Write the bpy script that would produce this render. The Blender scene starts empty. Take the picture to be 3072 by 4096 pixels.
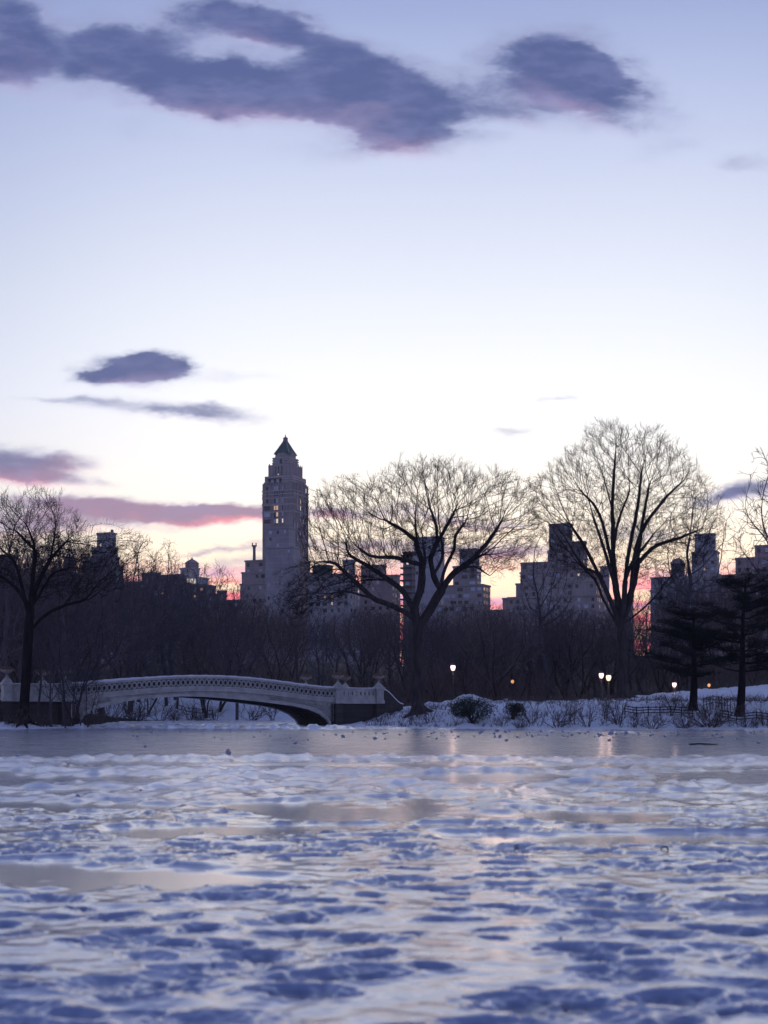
import bpy, math, random
import numpy as np
from mathutils import Vector, Matrix

R = math.radians
scene = bpy.context.scene
COL = scene.collection
rng = np.random.default_rng(7)
random.seed(7)

# ---------------------------------------------------------------- camera
F, HC, HY, CX = 5600.0, 1.5, 2835.0, 1536.0     # focal length in photo pixels, eye height, horizon row, centre column
cam = bpy.data.cameras.new('camera'); cam_ob = bpy.data.objects.new('camera', cam); COL.objects.link(cam_ob)
cam_ob.location = (0, 0, HC); cam_ob.rotation_euler = (R(90), 0, 0)
cam.sensor_fit = 'VERTICAL'; cam.sensor_height = 36.0; cam.sensor_width = 27.0
cam.lens = F / 4096 * 36.0
cam.shift_y = (HY - 2048) / 4096
cam.clip_start = 0.1; cam.clip_end = 6000
cam.dof.use_dof = True; cam.dof.focus_distance = 116.0; cam.dof.aperture_fstop = 1.8
scene.camera = cam_ob
scene.view_settings.view_transform = 'Standard'
scene.view_settings.look = 'None'
scene.view_settings.exposure = 0.5
scene.view_settings.gamma = 1.0
scene.cycles.max_bounces = 6
scene.cycles.diffuse_bounces = 3
scene.cycles.glossy_bounces = 3


def at(px, py, Y):                       # a place Y metres out along a measured bearing and height
    return Vector(((px - CX) * Y / F, Y, HC + (HY - py) * Y / F))


# ---------------------------------------------------------------- node helper
class NT:
    def __init__(s, tree):
        s.t = tree

    def n(s, typ, **kw):
        nd = s.t.nodes.new(typ)
        for k, v in kw.items():
            setattr(nd, k, v)
        return nd

    def put(s, sock, v):
        if v is None:
            return
        if isinstance(v, bpy.types.NodeSocket):
            s.t.links.new(v, sock)
        elif isinstance(v, (tuple, list)) and len(v) == 3 and sock.type == 'RGBA':
            sock.default_value = (*v, 1)
        else:
            sock.default_value = v

    def m(s, op, a, b=None, c=None, clamp=False):
        nd = s.n('ShaderNodeMath', operation=op, use_clamp=clamp)
        for i, v in enumerate((a, b, c)):
            s.put(nd.inputs[i], v)
        return nd.outputs[0]

    def ss(s, x, lo, hi):
        nd = s.n('ShaderNodeMapRange', interpolation_type='SMOOTHSTEP')
        s.put(nd.inputs[0], x); nd.inputs[1].default_value = lo; nd.inputs[2].default_value = hi
        return nd.outputs[0]

    def mix(s, f, a, b, mode='MIX'):
        nd = s.n('ShaderNodeMix', data_type='RGBA', blend_type=mode)
        s.put(nd.inputs[0], f); s.put(nd.inputs[6], a); s.put(nd.inputs[7], b)
        return nd.outputs[2]

    def ramp(s, f, pts):
        nd = s.n('ShaderNodeValToRGB'); cr = nd.color_ramp
        while len(cr.elements) < len(pts):
            cr.elements.new(0.5)
        for e, (p, c) in zip(cr.elements, pts):
            e.position = p; e.color = (*c, 1)
        s.put(nd.inputs[0], f)
        return nd.outputs[0]

    def xyz(s, x, y, z=0.0):
        nd = s.n('ShaderNodeCombineXYZ')
        for i, v in enumerate((x, y, z)):
            s.put(nd.inputs[i], v)
        return nd.outputs[0]

    def noise(s, vec, scale=1.0, detail=5.0, rough=0.55, dist=0.0):
        nd = s.n('ShaderNodeTexNoise')
        s.put(nd.inputs['Vector'], vec)
        nd.inputs['Scale'].default_value = scale; nd.inputs['Detail'].default_value = detail
        nd.inputs['Roughness'].default_value = rough; nd.inputs['Distortion'].default_value = dist
        return nd.outputs[0]


# ---------------------------------------------------------------- sky
SUN_EL, SUN_AZ = R(2.0), R(2.5)
world = bpy.data.worlds.new('World'); scene.world = world; world.use_nodes = True
wt = world.node_tree; wt.nodes.clear(); W = NT(wt)


def cloud_group():
    g = bpy.data.node_groups.new('cloud_shape', 'ShaderNodeTree')
    for nm in ('U', 'V', 'cx', 'cy', 'irx', 'iry', 'c', 's', 'w', 'pink'):
        g.interface.new_socket(nm, in_out='INPUT', socket_type='NodeSocketFloat')
    for nm in ('mask', 'low', 'pinkw'):
        g.interface.new_socket(nm, in_out='OUTPUT', socket_type='NodeSocketFloat')
    G = NT(g); i = G.n('NodeGroupInput').outputs; o = G.n('NodeGroupOutput').inputs
    dx = G.m('SUBTRACT', i['U'], i['cx']); dy = G.m('SUBTRACT', i['V'], i['cy'])
    a = G.m('MULTIPLY', G.m('ADD', G.m('MULTIPLY', dx, i['c']), G.m('MULTIPLY', dy, i['s'])), i['irx'])
    b = G.m('MULTIPLY', G.m('SUBTRACT', G.m('MULTIPLY', dy, i['c']), G.m('MULTIPLY', dx, i['s'])), i['iry'])
    r2 = G.m('ADD', G.m('MULTIPLY', a, a), G.m('MULTIPLY', b, b))
    k = G.m('SUBTRACT', 1.0, r2, clamp=True)
    k = G.m('MULTIPLY', G.m('MULTIPLY', k, k), i['w'])
    G.put(o['mask'], k)
    G.put(o['low'], G.m('MULTIPLY', k, b))
    G.put(o['pinkw'], G.m('MULTIPLY', k, i['pink']))
    return g


CG = cloud_group()
tc = W.n('ShaderNodeTexCoord')
sp = W.n('ShaderNodeSeparateXYZ'); W.put(sp.inputs[0], tc.outputs['Generated'])
sx, sy, sz = sp.outputs
ysafe = W.m('MAXIMUM', sy, 0.03)
U = W.m('DIVIDE', sx, ysafe); V = W.m('DIVIDE', sz, ysafe)
horiz = W.m('SQRT', W.m('ADD', W.m('MULTIPLY', sx, sx), W.m('MULTIPLY', sy, sy)))
caz = W.m('DIVIDE', W.m('ADD', W.m('MULTIPLY', sy, 0.998), W.m('MULTIPLY', sx, 0.06)), W.m('MAXIMUM', horiz, 0.001))
el = W.m('MAXIMUM', sz, 0.0)
front = W.ramp(el, [(0.0, (.98, .52, .40)), (.07, (1, .66, .46)), (.105, (1, .80, .60)), (.135, (.96, .86, .73)), (.175, (.85, .82, .785)), (.215, (.775, .78, .81)),
                    (.275, (.645, .675, .745)), (.335, (.515, .555, .68)), (.395, (.38, .43, .605)), (.45, (.255, .305, .50)), (.62, (.185, .23, .42)), (1.0, (.125, .165, .335))])
back = W.ramp(el, [(0.0, (.42, .39, .55)), (.12, (.39, .375, .53)), (.3, (.20, .225, .39)), (.6, (.14, .175, .345)), (1.0, (.125, .165, .335))])
ff = W.m('POWER', W.ss(caz, -0.55, 1.0), 1.35)
sky = W.mix(ff, back, front)
# darker towards the sides of the glow
side = W.ss(caz, 0.925, 1.0)
sky = W.mix(side, W.mix(1.0, sky, (.72, .75, .84), 'MULTIPLY'), sky)

wv = W.xyz(W.m('MULTIPLY', U, 14.0), W.m('MULTIPLY', V, 34.0), 0.3)
n1 = W.noise(wv, 1.0, 7.0, 0.6)
n2 = W.noise(W.xyz(W.m('MULTIPLY', U, 11.0), W.m('MULTIPLY', V, 20.0), 7.7), 1.0, 5.0, 0.6)
UW = W.m('ADD', U, W.m('MULTIPLY', W.m('SUBTRACT', n1, 0.5), 0.075))
VW = W.m('ADD', V, W.m('MULTIPLY', W.m('SUBTRACT', n2, 0.5), 0.035))
# bearing, height, half-length, half-height (photo pixels at this focal length), tilt, weight, glow from below
CLOUDS = [
    (10, 90, 200, 190, 0, 1.0, 0), (110, 280, 330, 85, 0, .55, .3), (400, 195, 340, 85, -8, .85, 0),
    (700, 320, 380, 78, -3, 1.0, .05), (1150, 365, 520, 95, -5, 1.15, .05), (1600, 420, 380, 120, -6, 1.15, .08), (1620, 545, 330, 70, -4, .62, .4), (900, 425, 400, 50, -5, .45, .4),
    (520, 120, 300, 80, -6, .55, 0), (1420, 240, 320, 80, -12, .5, 0), (840, 170, 260, 66, 0, .36, 0), (1930, 380, 240, 60, -4, .22, .1), (960, 80, 310, 78, -6, 1.0, 0), (1240, 185, 330, 85, -14, .62, 0), (1620, 250, 250, 62, -14, .42, 0),
    (2200, 260, 290, 140, 0, 1.15, 0), (2430, 370, 290, 105, -22, 1.0, 0), (2150, 460, 190, 48, -10, .45, .3),
    (3010, 655, 130, 36, -5, .5, .3), (2650, 600, 190, 40, 8, .22, .1), (560, 520, 200, 60, 0, .2, .1), (1280, 590, 260, 50, -6, .22, .1),
    (530, 1480, 215, 72, 2, 1.25, .12), (600, 1455, 150, 62, 0, 1.0, 0), (400, 1510, 110, 30, 6, .55, .2), (870, 1517, 260, 34, 0, .3, .25),
    (560, 1632, 340, 40, -5, .58, .05), (860, 1665, 300, 36, -5, .52, .1), (250, 1600, 260, 16, -3, .3, .05),
    (60, 1830, 270, 66, -5, .95, .35), (290, 1850, 160, 40, -2, .42, .85), (130, 1905, 320, 42, -7, .95, .95),
    (180, 2030, 420, 46, -3, .75, .75), (620, 2042, 420, 50, -4, 1.0, .8), (900, 2070, 300, 42, -3, .95, .8), (420, 2092, 420, 42, -2, .6, .75),
    (80, 2110, 320, 44, 0, .7, .7), (860, 2206, 200, 15, 0, .45, .3), (960, 2250, 300, 22, 0, .5, .3),
    (1560, 2072, 480, 42, -1, .62, .95), (1300, 2050, 160, 40, -4, .6, .7), (1980, 2098, 260, 22, -3, .5, 1.0),
    (1650, 2206, 760, 38, 0, .8, .55), (1500, 2262, 500, 26, 0, .5, 1.0),
    (900, 2290, 260, 30, 0, .6, 1.1), (1650, 2320, 260, 50, 0, .6, 1.2), (2050, 2225, 220, 24, 0, .6, 1.1), (2080, 2400, 240, 40, 0, .6, 1.1),
    (2190, 1596, 110, 13, 3, .42, .1), (2060, 1712, 110, 18, 2, .5, .1),
    (3010, 1965, 250, 50, 10, .95, .1), (2870, 2000, 120, 28, 8, .5, .1),
    (2500, 2120, 190, 80, 10, .42, .0), (2640, 2150, 170, 40, 0, .28, 0),
]
dens = low = pnk = None
for (px, py, rx, ry, ang, w, pk) in CLOUDS:
    nd = W.n('ShaderNodeGroup'); nd.node_tree = CG
    for k, v in dict(U=UW, V=VW, cx=(px - CX) / F, cy=(HY - py) / F, irx=F / (rx * (1.62 if px > 2000 and py < 500 else 1.42)), iry=F / (ry * (1.85 if py < 600 else 1.42)), c=math.cos(R(ang)), s=math.sin(R(ang)), w=w * 1.18, pink=pk * 1.12).items():
        W.put(nd.inputs[k], v)
    a, b, c = nd.outputs
    dens = a if dens is None else W.m('ADD', dens, a)
    low = b if low is None else W.m('ADD', low, b)
    pnk = c if pnk is None else W.m('ADD', pnk, c)
n3 = W.noise(W.xyz(W.m('MULTIPLY', U, 30.0), W.m('MULTIPLY', V, 62.0), 2.0), 1.0, 6.0, 0.6, 0.4)
amt = W.m('ADD', dens, W.m('MULTIPLY', W.m('SUBTRACT', n3, 0.5), W.m('MULTIPLY', W.m('MINIMUM', W.m('MULTIPLY', dens, 2.6), 1.15), W.m('SUBTRACT', 1.0, W.m('MULTIPLY', W.ss(dens, .55, 1.2), .65)))))
alpha = W.m('MULTIPLY', W.ss(amt, -0.04, 1.3), W.m('GREATER_THAN', sy, 0.0))
dsafe = W.m('MAXIMUM', dens, 0.02)
lowr = W.m('DIVIDE', low, dsafe); pnkr = W.m('DIVIDE', pnk, dsafe)
under = W.ss(W.m('ADD', lowr, W.m('MULTIPLY', W.m('SUBTRACT', n1, 0.5), 0.7)), -0.08, -0.72)
ccol = W.mix(under, (.058, .080, .205), (.25, .205, .355))
hot = W.mix(under, (.26, .17, .27), (.92, .26, .29))
ccol = W.mix(W.ss(pnkr, 0.15, 0.9), ccol, hot)
n6 = W.noise(W.xyz(W.m('MULTIPLY', U, 22.0), W.m('MULTIPLY', V, 60.0), 13.0), 1.0, 5.0, 0.6)
ccol = W.mix(W.m('MULTIPLY', W.ss(n6, 0.42, 0.68), 0.25), ccol, (.20, .22, .42))
thin = W.ss(alpha, 0.55, 0.98)
ccol = W.mix(thin, W.mix(0.35, ccol, (.50, .52, .72)), ccol)
sky = W.mix(W.m('MULTIPLY', alpha, 0.95), sky, ccol)
# low streaks of coloured cloud over the horizon
n4 = W.noise(W.xyz(W.m('MULTIPLY', U, 9.0), W.m('MULTIPLY', V, 85.0), 4.4), 1.0, 4.0, 0.55)
band = W.m('MULTIPLY', W.ss(V, 0.112, 0.080), W.m('GREATER_THAN', sy, 0.0))
sky = W.mix(W.m('MULTIPLY', W.m('MULTIPLY', W.ss(n4, 0.42, 0.60), band), 0.9), sky, (1.0, .17, .27))
n5 = W.noise(W.xyz(W.m('MULTIPLY', U, 7.0), W.m('MULTIPLY', V, 70.0), 9.1), 1.0, 4.0, 0.55)
sky = W.mix(W.m('MULTIPLY', W.m('MULTIPLY', W.ss(n5, 0.52, 0.66), band), 0.75), sky, (.42, .34, .56))
# below the horizon
sky = W.mix(W.m('LESS_THAN', sz, -0.002), sky, (.10, .11, .17))
nish = W.n('ShaderNodeTexSky'); nish.sky_type = 'NISHITA'; nish.sun_disc = False
nish.sun_elevation = SUN_EL; nish.sun_rotation = SUN_AZ; nish.altitude = 30; nish.dust_density = 1.5; nish.ozone_density = 3.0
bg1 = W.n('ShaderNodeBackground'); W.put(bg1.inputs[0], sky); bg1.inputs[1].default_value = 1.0
bg2 = W.n('ShaderNodeBackground'); W.put(bg2.inputs[0], nish.outputs[0]); bg2.inputs[1].default_value = 0.006
addn = W.n('ShaderNodeAddShader'); W.t.links.new(bg1.outputs[0], addn.inputs[0]); W.t.links.new(bg2.outputs[0], addn.inputs[1])
wo = W.n('ShaderNodeOutputWorld'); W.t.links.new(addn.outputs[0], wo.inputs[0])
world.cycles.sampling_method = 'MANUAL'; world.cycles.sample_map_resolution = 1024

sun = bpy.data.lights.new('sun', 'SUN'); sun.energy = 0.05; sun.angle = R(16); sun.color = (1, .74, .66)
sun_ob = bpy.data.objects.new('sun', sun); COL.objects.link(sun_ob)
sd = Vector((math.sin(SUN_AZ) * math.cos(SUN_EL), math.cos(SUN_AZ) * math.cos(SUN_EL), math.sin(SUN_EL)))
sun_ob.rotation_euler = sd.to_track_quat('Z', 'Y').to_euler()

# ---------------------------------------------------------------- numpy noise
_perm = np.random.default_rng(3).permutation(512).astype(np.int64)
_perm = np.concatenate([_perm, _perm, _perm])
_ang = np.random.default_rng(4).random(512) * 2 * np.pi
_gx, _gy = np.cos(_ang), np.sin(_ang)


def perlin(x, y, seed=0):
    x = np.asarray(x, float) + seed * 17.13; y = np.asarray(y, float) - seed * 9.71
    xi = np.floor(x).astype(np.int64); yi = np.floor(y).astype(np.int64)
    xf = x - xi; yf = y - yi
    u = xf ** 3 * (xf * (xf * 6 - 15) + 10); v = yf ** 3 * (yf * (yf * 6 - 15) + 10)

    def g(ix, iy, dx, dy):
        h = _perm[(_perm[ix & 511] + (iy & 511)) & 511]
        return _gx[h] * dx + _gy[h] * dy
    a = g(xi, yi, xf, yf); b = g(xi + 1, yi, xf - 1, yf); c = g(xi, yi + 1, xf, yf - 1); d = g(xi + 1, yi + 1, xf - 1, yf - 1)
    return ((a + (b - a) * u) + ((c + (d - c) * u) - (a + (b - a) * u)) * v) * 1.45


def fbm(x, y, oct=4, seed=0, gain=0.5):
    s = 0; a = 1.0
    for k in range(oct):
        s = s + a * perlin(x * 2 ** k, y * 2 ** k, seed + k); a *= gain
    return s


def ss(x, a, b):
    t = np.clip((np.asarray(x, float) - a) / (b - a), 0, 1)
    return t * t * (3 - 2 * t)


# ---------------------------------------------------------------- mesh + tagging helpers
def mesh_np(name, verts, faces, mat, smooth=True, attrs=None):
    me = bpy.data.meshes.new(name)
    verts = np.asarray(verts, np.float32).reshape(-1, 3)
    me.vertices.add(len(verts)); me.vertices.foreach_set('co', verts.ravel())
    groups = faces if isinstance(faces, list) else [faces]
    groups = [np.asarray(f, np.int32) for f in groups if len(f)]
    tot = sum(f.size for f in groups); npol = sum(len(f) for f in groups)
    me.loops.add(tot); me.polygons.add(npol)
    me.loops.foreach_set('vertex_index', np.concatenate([f.ravel() for f in groups]))
    lt = np.concatenate([np.full(len(f), f.shape[1], np.int32) for f in groups])
    ls = np.concatenate([[0], np.cumsum(lt)[:-1]]).astype(np.int32)
    me.polygons.foreach_set('loop_start', ls); me.polygons.foreach_set('loop_total', lt)
    me.polygons.foreach_set('use_smooth', np.full(npol, smooth))
    for k, v in (attrs or {}).items():
        at_ = me.attributes.new(k, 'FLOAT', 'POINT'); at_.data.foreach_set('value', np.asarray(v, np.float32))
    me.update(calc_edges=True)
    if mat is not None:
        me.materials.append(mat)
    return me


def link(name, me, parent=None):
    o = bpy.data.objects.new(name, me); COL.objects.link(o)
    if parent is not None:
        o.parent = parent
    return o


def tag(o, label=None, cat=None, group=None, kind=None):
    for k, v in (('label', label), ('category', cat), ('group', group), ('kind', kind)):
        if v:
            o[k] = v
    return o


def empty(name, loc, rz=0.0, label=None, cat=None, group=None):
    o = bpy.data.objects.new(name, None); COL.objects.link(o)
    o.location = loc; o.rotation_euler = (0, 0, rz); o.empty_display_size = 0.3
    return tag(o, label, cat, group)


def dup(root, loc, rz, label=None, group=None, scale=1.0):
    r = root.copy(); COL.objects.link(r)
    r.location = loc; r.rotation_euler = (0, 0, rz)
    r.scale = (scale,) * 3 if isinstance(scale, (int, float)) else scale
    if label: r['label'] = label
    if group: r['group'] = group
    for ch in list(root.children):
        c = ch.copy(); COL.objects.link(c); c.parent = r
        for g in list(ch.children):
            d = g.copy(); COL.objects.link(d); d.parent = c
    return r


class Tubes:
    def __init__(s):
        s.p = {}

    def add(s, pts, rad, sides=3):
        pts = np.asarray(pts, float); rad = np.asarray(rad, float)
        s.p.setdefault((len(pts), sides), []).append((pts, rad))

    def arrays(s):
        V, Q, off = [], [], 0
        for (n, k), lst in s.p.items():
            P = np.stack([a for a, _ in lst]); Rr = np.stack([b for _, b in lst]); M = len(lst)
            T = np.empty_like(P)
            T[:, 1:-1] = P[:, 2:] - P[:, :-2]; T[:, 0] = P[:, 1] - P[:, 0]; T[:, -1] = P[:, -1] - P[:, -2]
            T /= np.linalg.norm(T, axis=2, keepdims=True) + 1e-9
            ov = P[:, -1] - P[:, 0]
            ref = np.zeros_like(ov); ref[np.arange(M), np.argmin(np.abs(ov), axis=1)] = 1
            N1 = np.cross(T, ref[:, None, :]); N1 /= np.linalg.norm(N1, axis=2, keepdims=True) + 1e-9
            N2 = np.cross(T, N1)
            a = np.arange(k) * 2 * np.pi / k
            X = P[:, :, None, :] + Rr[:, :, None, None] * (np.cos(a)[None, None, :, None] * N1[:, :, None, :] + np.sin(a)[None, None, :, None] * N2[:, :, None, :])
            V.append(X.reshape(-1, 3))
            m_, i_, j_ = np.meshgrid(np.arange(M), np.arange(n - 1), np.arange(k), indexing='ij')
            base = off + m_ * n * k + i_ * k
            j2 = (j_ + 1) % k
            Q.append(np.stack([base + j_, base + j2, base + k + j2, base + k + j_], -1).reshape(-1, 4))
            off += M * n * k
        if not V:
            return np.zeros((0, 3)), np.zeros((0, 4), int)
        return np.concatenate(V), np.concatenate(Q)

    def mesh(s, name, mat):
        v, q = s.arrays()
        return mesh_np(name, v, q, mat)


class MB:                                  # collects boxes, prisms, lathes ... into one mesh
    def __init__(s):
        s.v = []; s.f4 = []; s.f3 = []; s.n = 0

    def raw(s, v, f4=(), f3=()):
        v = np.asarray(v, float).reshape(-1, 3); s.v.append(v)
        if len(f4): s.f4.append(np.asarray(f4, int) + s.n)
        if len(f3): s.f3.append(np.asarray(f3, int) + s.n)
        s.n += len(v)

    def box(s, x0, x1, y0, y1, z0, z1, top=1.0):
        cx, cy = (x0 + x1) / 2, (y0 + y1) / 2
        v = []
        for z, k in ((z0, 1.0), (z1, top)):
            for x, y in ((x0, y0), (x1, y0), (x1, y1), (x0, y1)):
                v.append((cx + (x - cx) * k, cy + (y - cy) * k, z))
        s.raw(v, [(3, 2, 1, 0), (4, 5, 6, 7), (0, 1, 5, 4), (1, 2, 6, 5), (2, 3, 7, 6), (3, 0, 4, 7)])

    def lathe(s, prof, k=12, c=(0, 0, 0), rot=0.0):
        n = len(prof); v = []
        for r, z in prof:
            for j in range(k):
                a = 2 * math.pi * j / k + rot
                v.append((c[0] + r * math.cos(a), c[1] + r * math.sin(a), c[2] + z))
        f = [(i * k + j, i * k + (j + 1) % k, (i + 1) * k + (j + 1) % k, (i + 1) * k + j) for i in range(n - 1) for j in range(k)]
        s.raw(v, f)

    def strip(s, t, zlo, zhi, s0, s1):      # solid following two height profiles along t, between s0 and s1 across
        t = np.asarray(t, float); n = len(t)
        zlo = np.broadcast_to(zlo, n); zhi = np.broadcast_to(zhi, n)
        v = np.stack([np.stack([t, np.full(n, s0), zlo], 1), np.stack([t, np.full(n, s0), zhi], 1),
                      np.stack([t, np.full(n, s1), zhi], 1), np.stack([t, np.full(n, s1), zlo], 1)], 1)
        f = []
        for i in range(n - 1):
            a, b = 4 * i, 4 * i + 4
            f += [(a, b, b + 1, a + 1), (a + 1, b + 1, b + 2, a + 2), (a + 2, b + 2, b + 3, a + 3), (a + 3, b + 3, b, a)]
        f += [(0, 1, 2, 3), (4 * n - 1, 4 * n - 2, 4 * n - 3, 4 * n - 4)]
        s.raw(v.reshape(-1, 3), f)

    def mesh(s, name, mat, smooth=False):
        fs = []
        if s.f4: fs.append(np.concatenate(s.f4))
        if s.f3: fs.append(np.concatenate(s.f3))
        return mesh_np(name, np.concatenate(s.v), fs, mat, smooth)


# ---------------------------------------------------------------- materials
def material(name, build):
    m = bpy.data.materials.new(name); m.use_nodes = True
    t = m.node_tree; t.nodes.clear(); k = NT(t)
    out = k.n('ShaderNodeOutputMaterial'); p = k.n('ShaderNodeBsdfPrincipled')
    t.links.new(p.outputs[0], out.inputs[0])
    build(k, p, out)
    return m


def surf(name, c1, c2, scale=2.0, rough=0.85, bump=0.0, stretch=(1, 1, 1), spec=0.3, bscale=None):
    def b(k, p, out):
        co = k.n('ShaderNodeTexCoord').outputs['Object']
        mp = k.n('ShaderNodeMapping'); k.put(mp.inputs[0], co); mp.inputs['Scale'].default_value = stretch
        n = k.noise(mp.outputs[0], scale, 6, 0.6)
        k.put(p.inputs['Base Color'], k.mix(k.ss(n, 0.3, 0.7), c1, c2))
        p.inputs['Roughness'].default_value = rough
        p.inputs['Specular IOR Level'].default_value = spec
        if bump:
            bp = k.n('ShaderNodeBump'); bp.inputs['Strength'].default_value = 0.6; bp.inputs['Distance'].default_value = bump
            k.put(bp.inputs['Height'], k.noise(mp.outputs[0], bscale or scale * 3, 5, 0.6)); k.put(p.inputs['Normal'], bp.outputs[0])
    return material(name, b)


M = {}
M['bark'] = surf('bark', (.034, .029, .031), (.070, .060, .062), 3, .95, .02, (1, 1, .25), .15)
M['twig'] = surf('twig', (.014, .012, .013), (.024, .020, .022), 2, .95, 0, spec=.1)
M['bark_dark'] = surf('bark_dark', (.014, .012, .014), (.030, .025, .028), 3, .95, .02, (1, 1, .25), .1)
M['wood_bark'] = surf('wood_bark', (.085, .074, .088), (.16, .138, .152), .6, .95, 0, spec=.1)
M['wood_brown'] = surf('wood_brown', (.11, .084, .084), (.20, .155, .150), .6, .95, 0, spec=.1)
M['wood_grey'] = surf('wood_grey', (.060, .056, .072), (.115, .106, .13), .6, .95, 0, spec=.1)
M['shrub_twig'] = surf('shrub_twig', (.085, .066, .066), (.16, .122, .118), 2, .95, 0, spec=.1)
M['needles'] = surf('needles', (.008, .012, .012), (.022, .030, .026), 1.2, .8, 0, spec=.2)
M['leaf'] = surf('leaf', (.012, .020, .014), (.035, .050, .030), 2.5, .55, 0, spec=.4)
M['iron'] = surf('iron', (.36, .355, .345), (.53, .525, .51), 1.5, .6, .004, spec=.35)
M['iron_shaded'] = surf('iron_shaded', (.15, .15, .16), (.22, .22, .23), 1.5, .7)  # darker copy of the iron, recess shade put into the colour
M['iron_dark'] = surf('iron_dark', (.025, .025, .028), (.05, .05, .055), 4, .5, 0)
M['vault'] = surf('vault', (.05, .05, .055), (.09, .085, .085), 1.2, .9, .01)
M['urn'] = surf('urn', (.25, .21, .19), (.40, .34, .30), 5, .7, .006)
M['dry'] = surf('dry', (.20, .13, .10), (.34, .24, .18), 4, .9)
M['fence'] = surf('fence', (.035, .028, .026), (.07, .055, .05), 3, .9, 0)
M['copper'] = surf('copper', (.055, .095, .085), (.09, .14, .12), .35, .7, 0, (1, 1, .3))
M['tank'] = surf('tank', (.05, .045, .045), (.09, .075, .07), .4, .9)
M['lime'] = surf('lime', (.46, .42, .42), (.58, .53, .53), .15, .85, 0)


def m_abut(k, p, out):
    co = k.n('ShaderNodeTexCoord').outputs['Object']
    br = k.n('ShaderNodeTexBrick'); mp = k.n('ShaderNodeMapping'); k.put(mp.inputs[0], co); mp.inputs['Rotation'].default_value = (R(90), 0, 0)
    k.put(br.inputs['Vector'], mp.outputs[0]); br.inputs['Scale'].default_value = 1.0
    br.inputs['Brick Width'].default_value = .9; br.inputs['Row Height'].default_value = .38; br.inputs['Mortar Size'].default_value = .018
    k.put(br.inputs['Color1'], (.055, .048, .048)); k.put(br.inputs['Color2'], (.09, .075, .072)); k.put(br.inputs['Mortar'], (.03, .028, .03))
    n = k.noise(co, 2.0, 6)
    k.put(p.inputs['Base Color'], k.mix(k.m('MULTIPLY', n, .7), br.outputs[0], (.05, .045, .05)))
    p.inputs['Roughness'].default_value = .9


M['abutment'] = material('abutment', m_abut)


def m_brick(c1, c2):
    def b(k, p, out):
        co = k.n('ShaderNodeTexCoord').outputs['Object']
        sp_ = k.n('ShaderNodeSeparateXYZ'); k.put(sp_.inputs[0], co)
        bands = k.m('FRACT', k.m('MULTIPLY', sp_.outputs[2], 1 / 3.4))
        course = k.m('LESS_THAN', bands, 0.10)
        n = k.noise(co, .12, 6, .6); n2_ = k.noise(k.xyz(k.m('MULTIPLY', sp_.outputs[0], 1.2), k.m('MULTIPLY', sp_.outputs[1], 1.2), k.m('MULTIPLY', sp_.outputs[2], .08)), 1.0, 4)
        c = k.mix(k.ss(n, .3, .7), c1, c2)
        c = k.mix(k.m('MULTIPLY', k.ss(n2_, .45, .7), .35), c, tuple(x * .55 for x in c1))
        c = k.mix(k.m('MULTIPLY', course, .22), c, tuple(x * 1.5 for x in c2))
        k.put(p.inputs['Base Color'], c); p.inputs['Roughness'].default_value = .88; p.inputs['Specular IOR Level'].default_value = .25
    return b


M['brick_tan'] = material('brick_tan', m_brick((.31, .265, .275), (.42, .365, .37)))
M['brick_grey'] = material('brick_grey', m_brick((.32, .305, .34), (.43, .41, .44)))
M['brick_dark'] = material('brick_dark', m_brick((.18, .16, .175), (.26, .23, .245)))
M['brick_red'] = material('brick_red', m_brick((.34, .26, .27), (.44, .34, .34)))
M['panel'] = material('panel', m_brick((.44, .45, .52), (.52, .52, .58)))


def m_glass(k, p, out):
    p.inputs['Base Color'].default_value = (.03, .035, .05, 1); p.inputs['Roughness'].default_value = .08
    p.inputs['IOR'].default_value = 1.45


M['glass'] = material('glass', m_glass)


def m_pale(k, p, out):
    p.inputs['Base Color'].default_value = (.50, .55, .68, 1); p.inputs['Roughness'].default_value = .25  # pale blue panes, reflected sky put into the base colour


M['sky_sheen_pane'] = material('sky_sheen_pane', m_pale)


def emit(name, col, st):
    def b(k, p, out):
        p.inputs['Base Color'].default_value = (.3, .25, .2, 1)
        p.inputs['Emission Color'].default_value = (*col, 1); p.inputs['Emission Strength'].default_value = st
    return material(name, b)


M['lit_warm'] = emit('lit_warm', (1, .60, .34), .38)
M['lit_pale'] = emit('lit_pale', (1, .84, .72), .5)
M['lamp_warm'] = emit('lamp_warm', (1, .50, .30), 1.8)
M['lamp_white'] = emit('lamp_white', (1, .64, .66), 1.7)
M['lamp_small'] = emit('lamp_small', (1, .42, .15), .7)


def m_ground(k, p, out):
    co = k.n('ShaderNodeTexCoord').outputs['Object']
    at_ = k.n('ShaderNodeAttribute'); at_.attribute_name = 'snow'
    n = k.noise(co, 1.1, 6, .6)
    n2_ = k.noise(co, 5.0, 6, .65)
    mask = k.ss(k.m('ADD', at_.outputs['Fac'], k.m('MULTIPLY', k.m('SUBTRACT', n2_, .5), .55)), .42, .58)
    lit = k.mix(k.ss(n2_, .35, .65), (.020, .015, .014), (.055, .038, .032))
    sn = k.mix(k.ss(n, .3, .7), (.70, .73, .80), (.82, .84, .88))
    k.put(p.inputs['Base Color'], k.mix(mask, lit, sn))
    p.inputs['Roughness'].default_value = .75
    p.inputs['Specular IOR Level'].default_value = .25
    bp = k.n('ShaderNodeBump'); bp.inputs['Strength'].default_value = .8; bp.inputs['Distance'].default_value = .10
    k.put(bp.inputs['Height'], k.noise(co, 3.0, 6, .6)); k.put(p.inputs['Normal'], bp.outputs[0])


M['ground'] = material('ground', m_ground)


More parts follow.
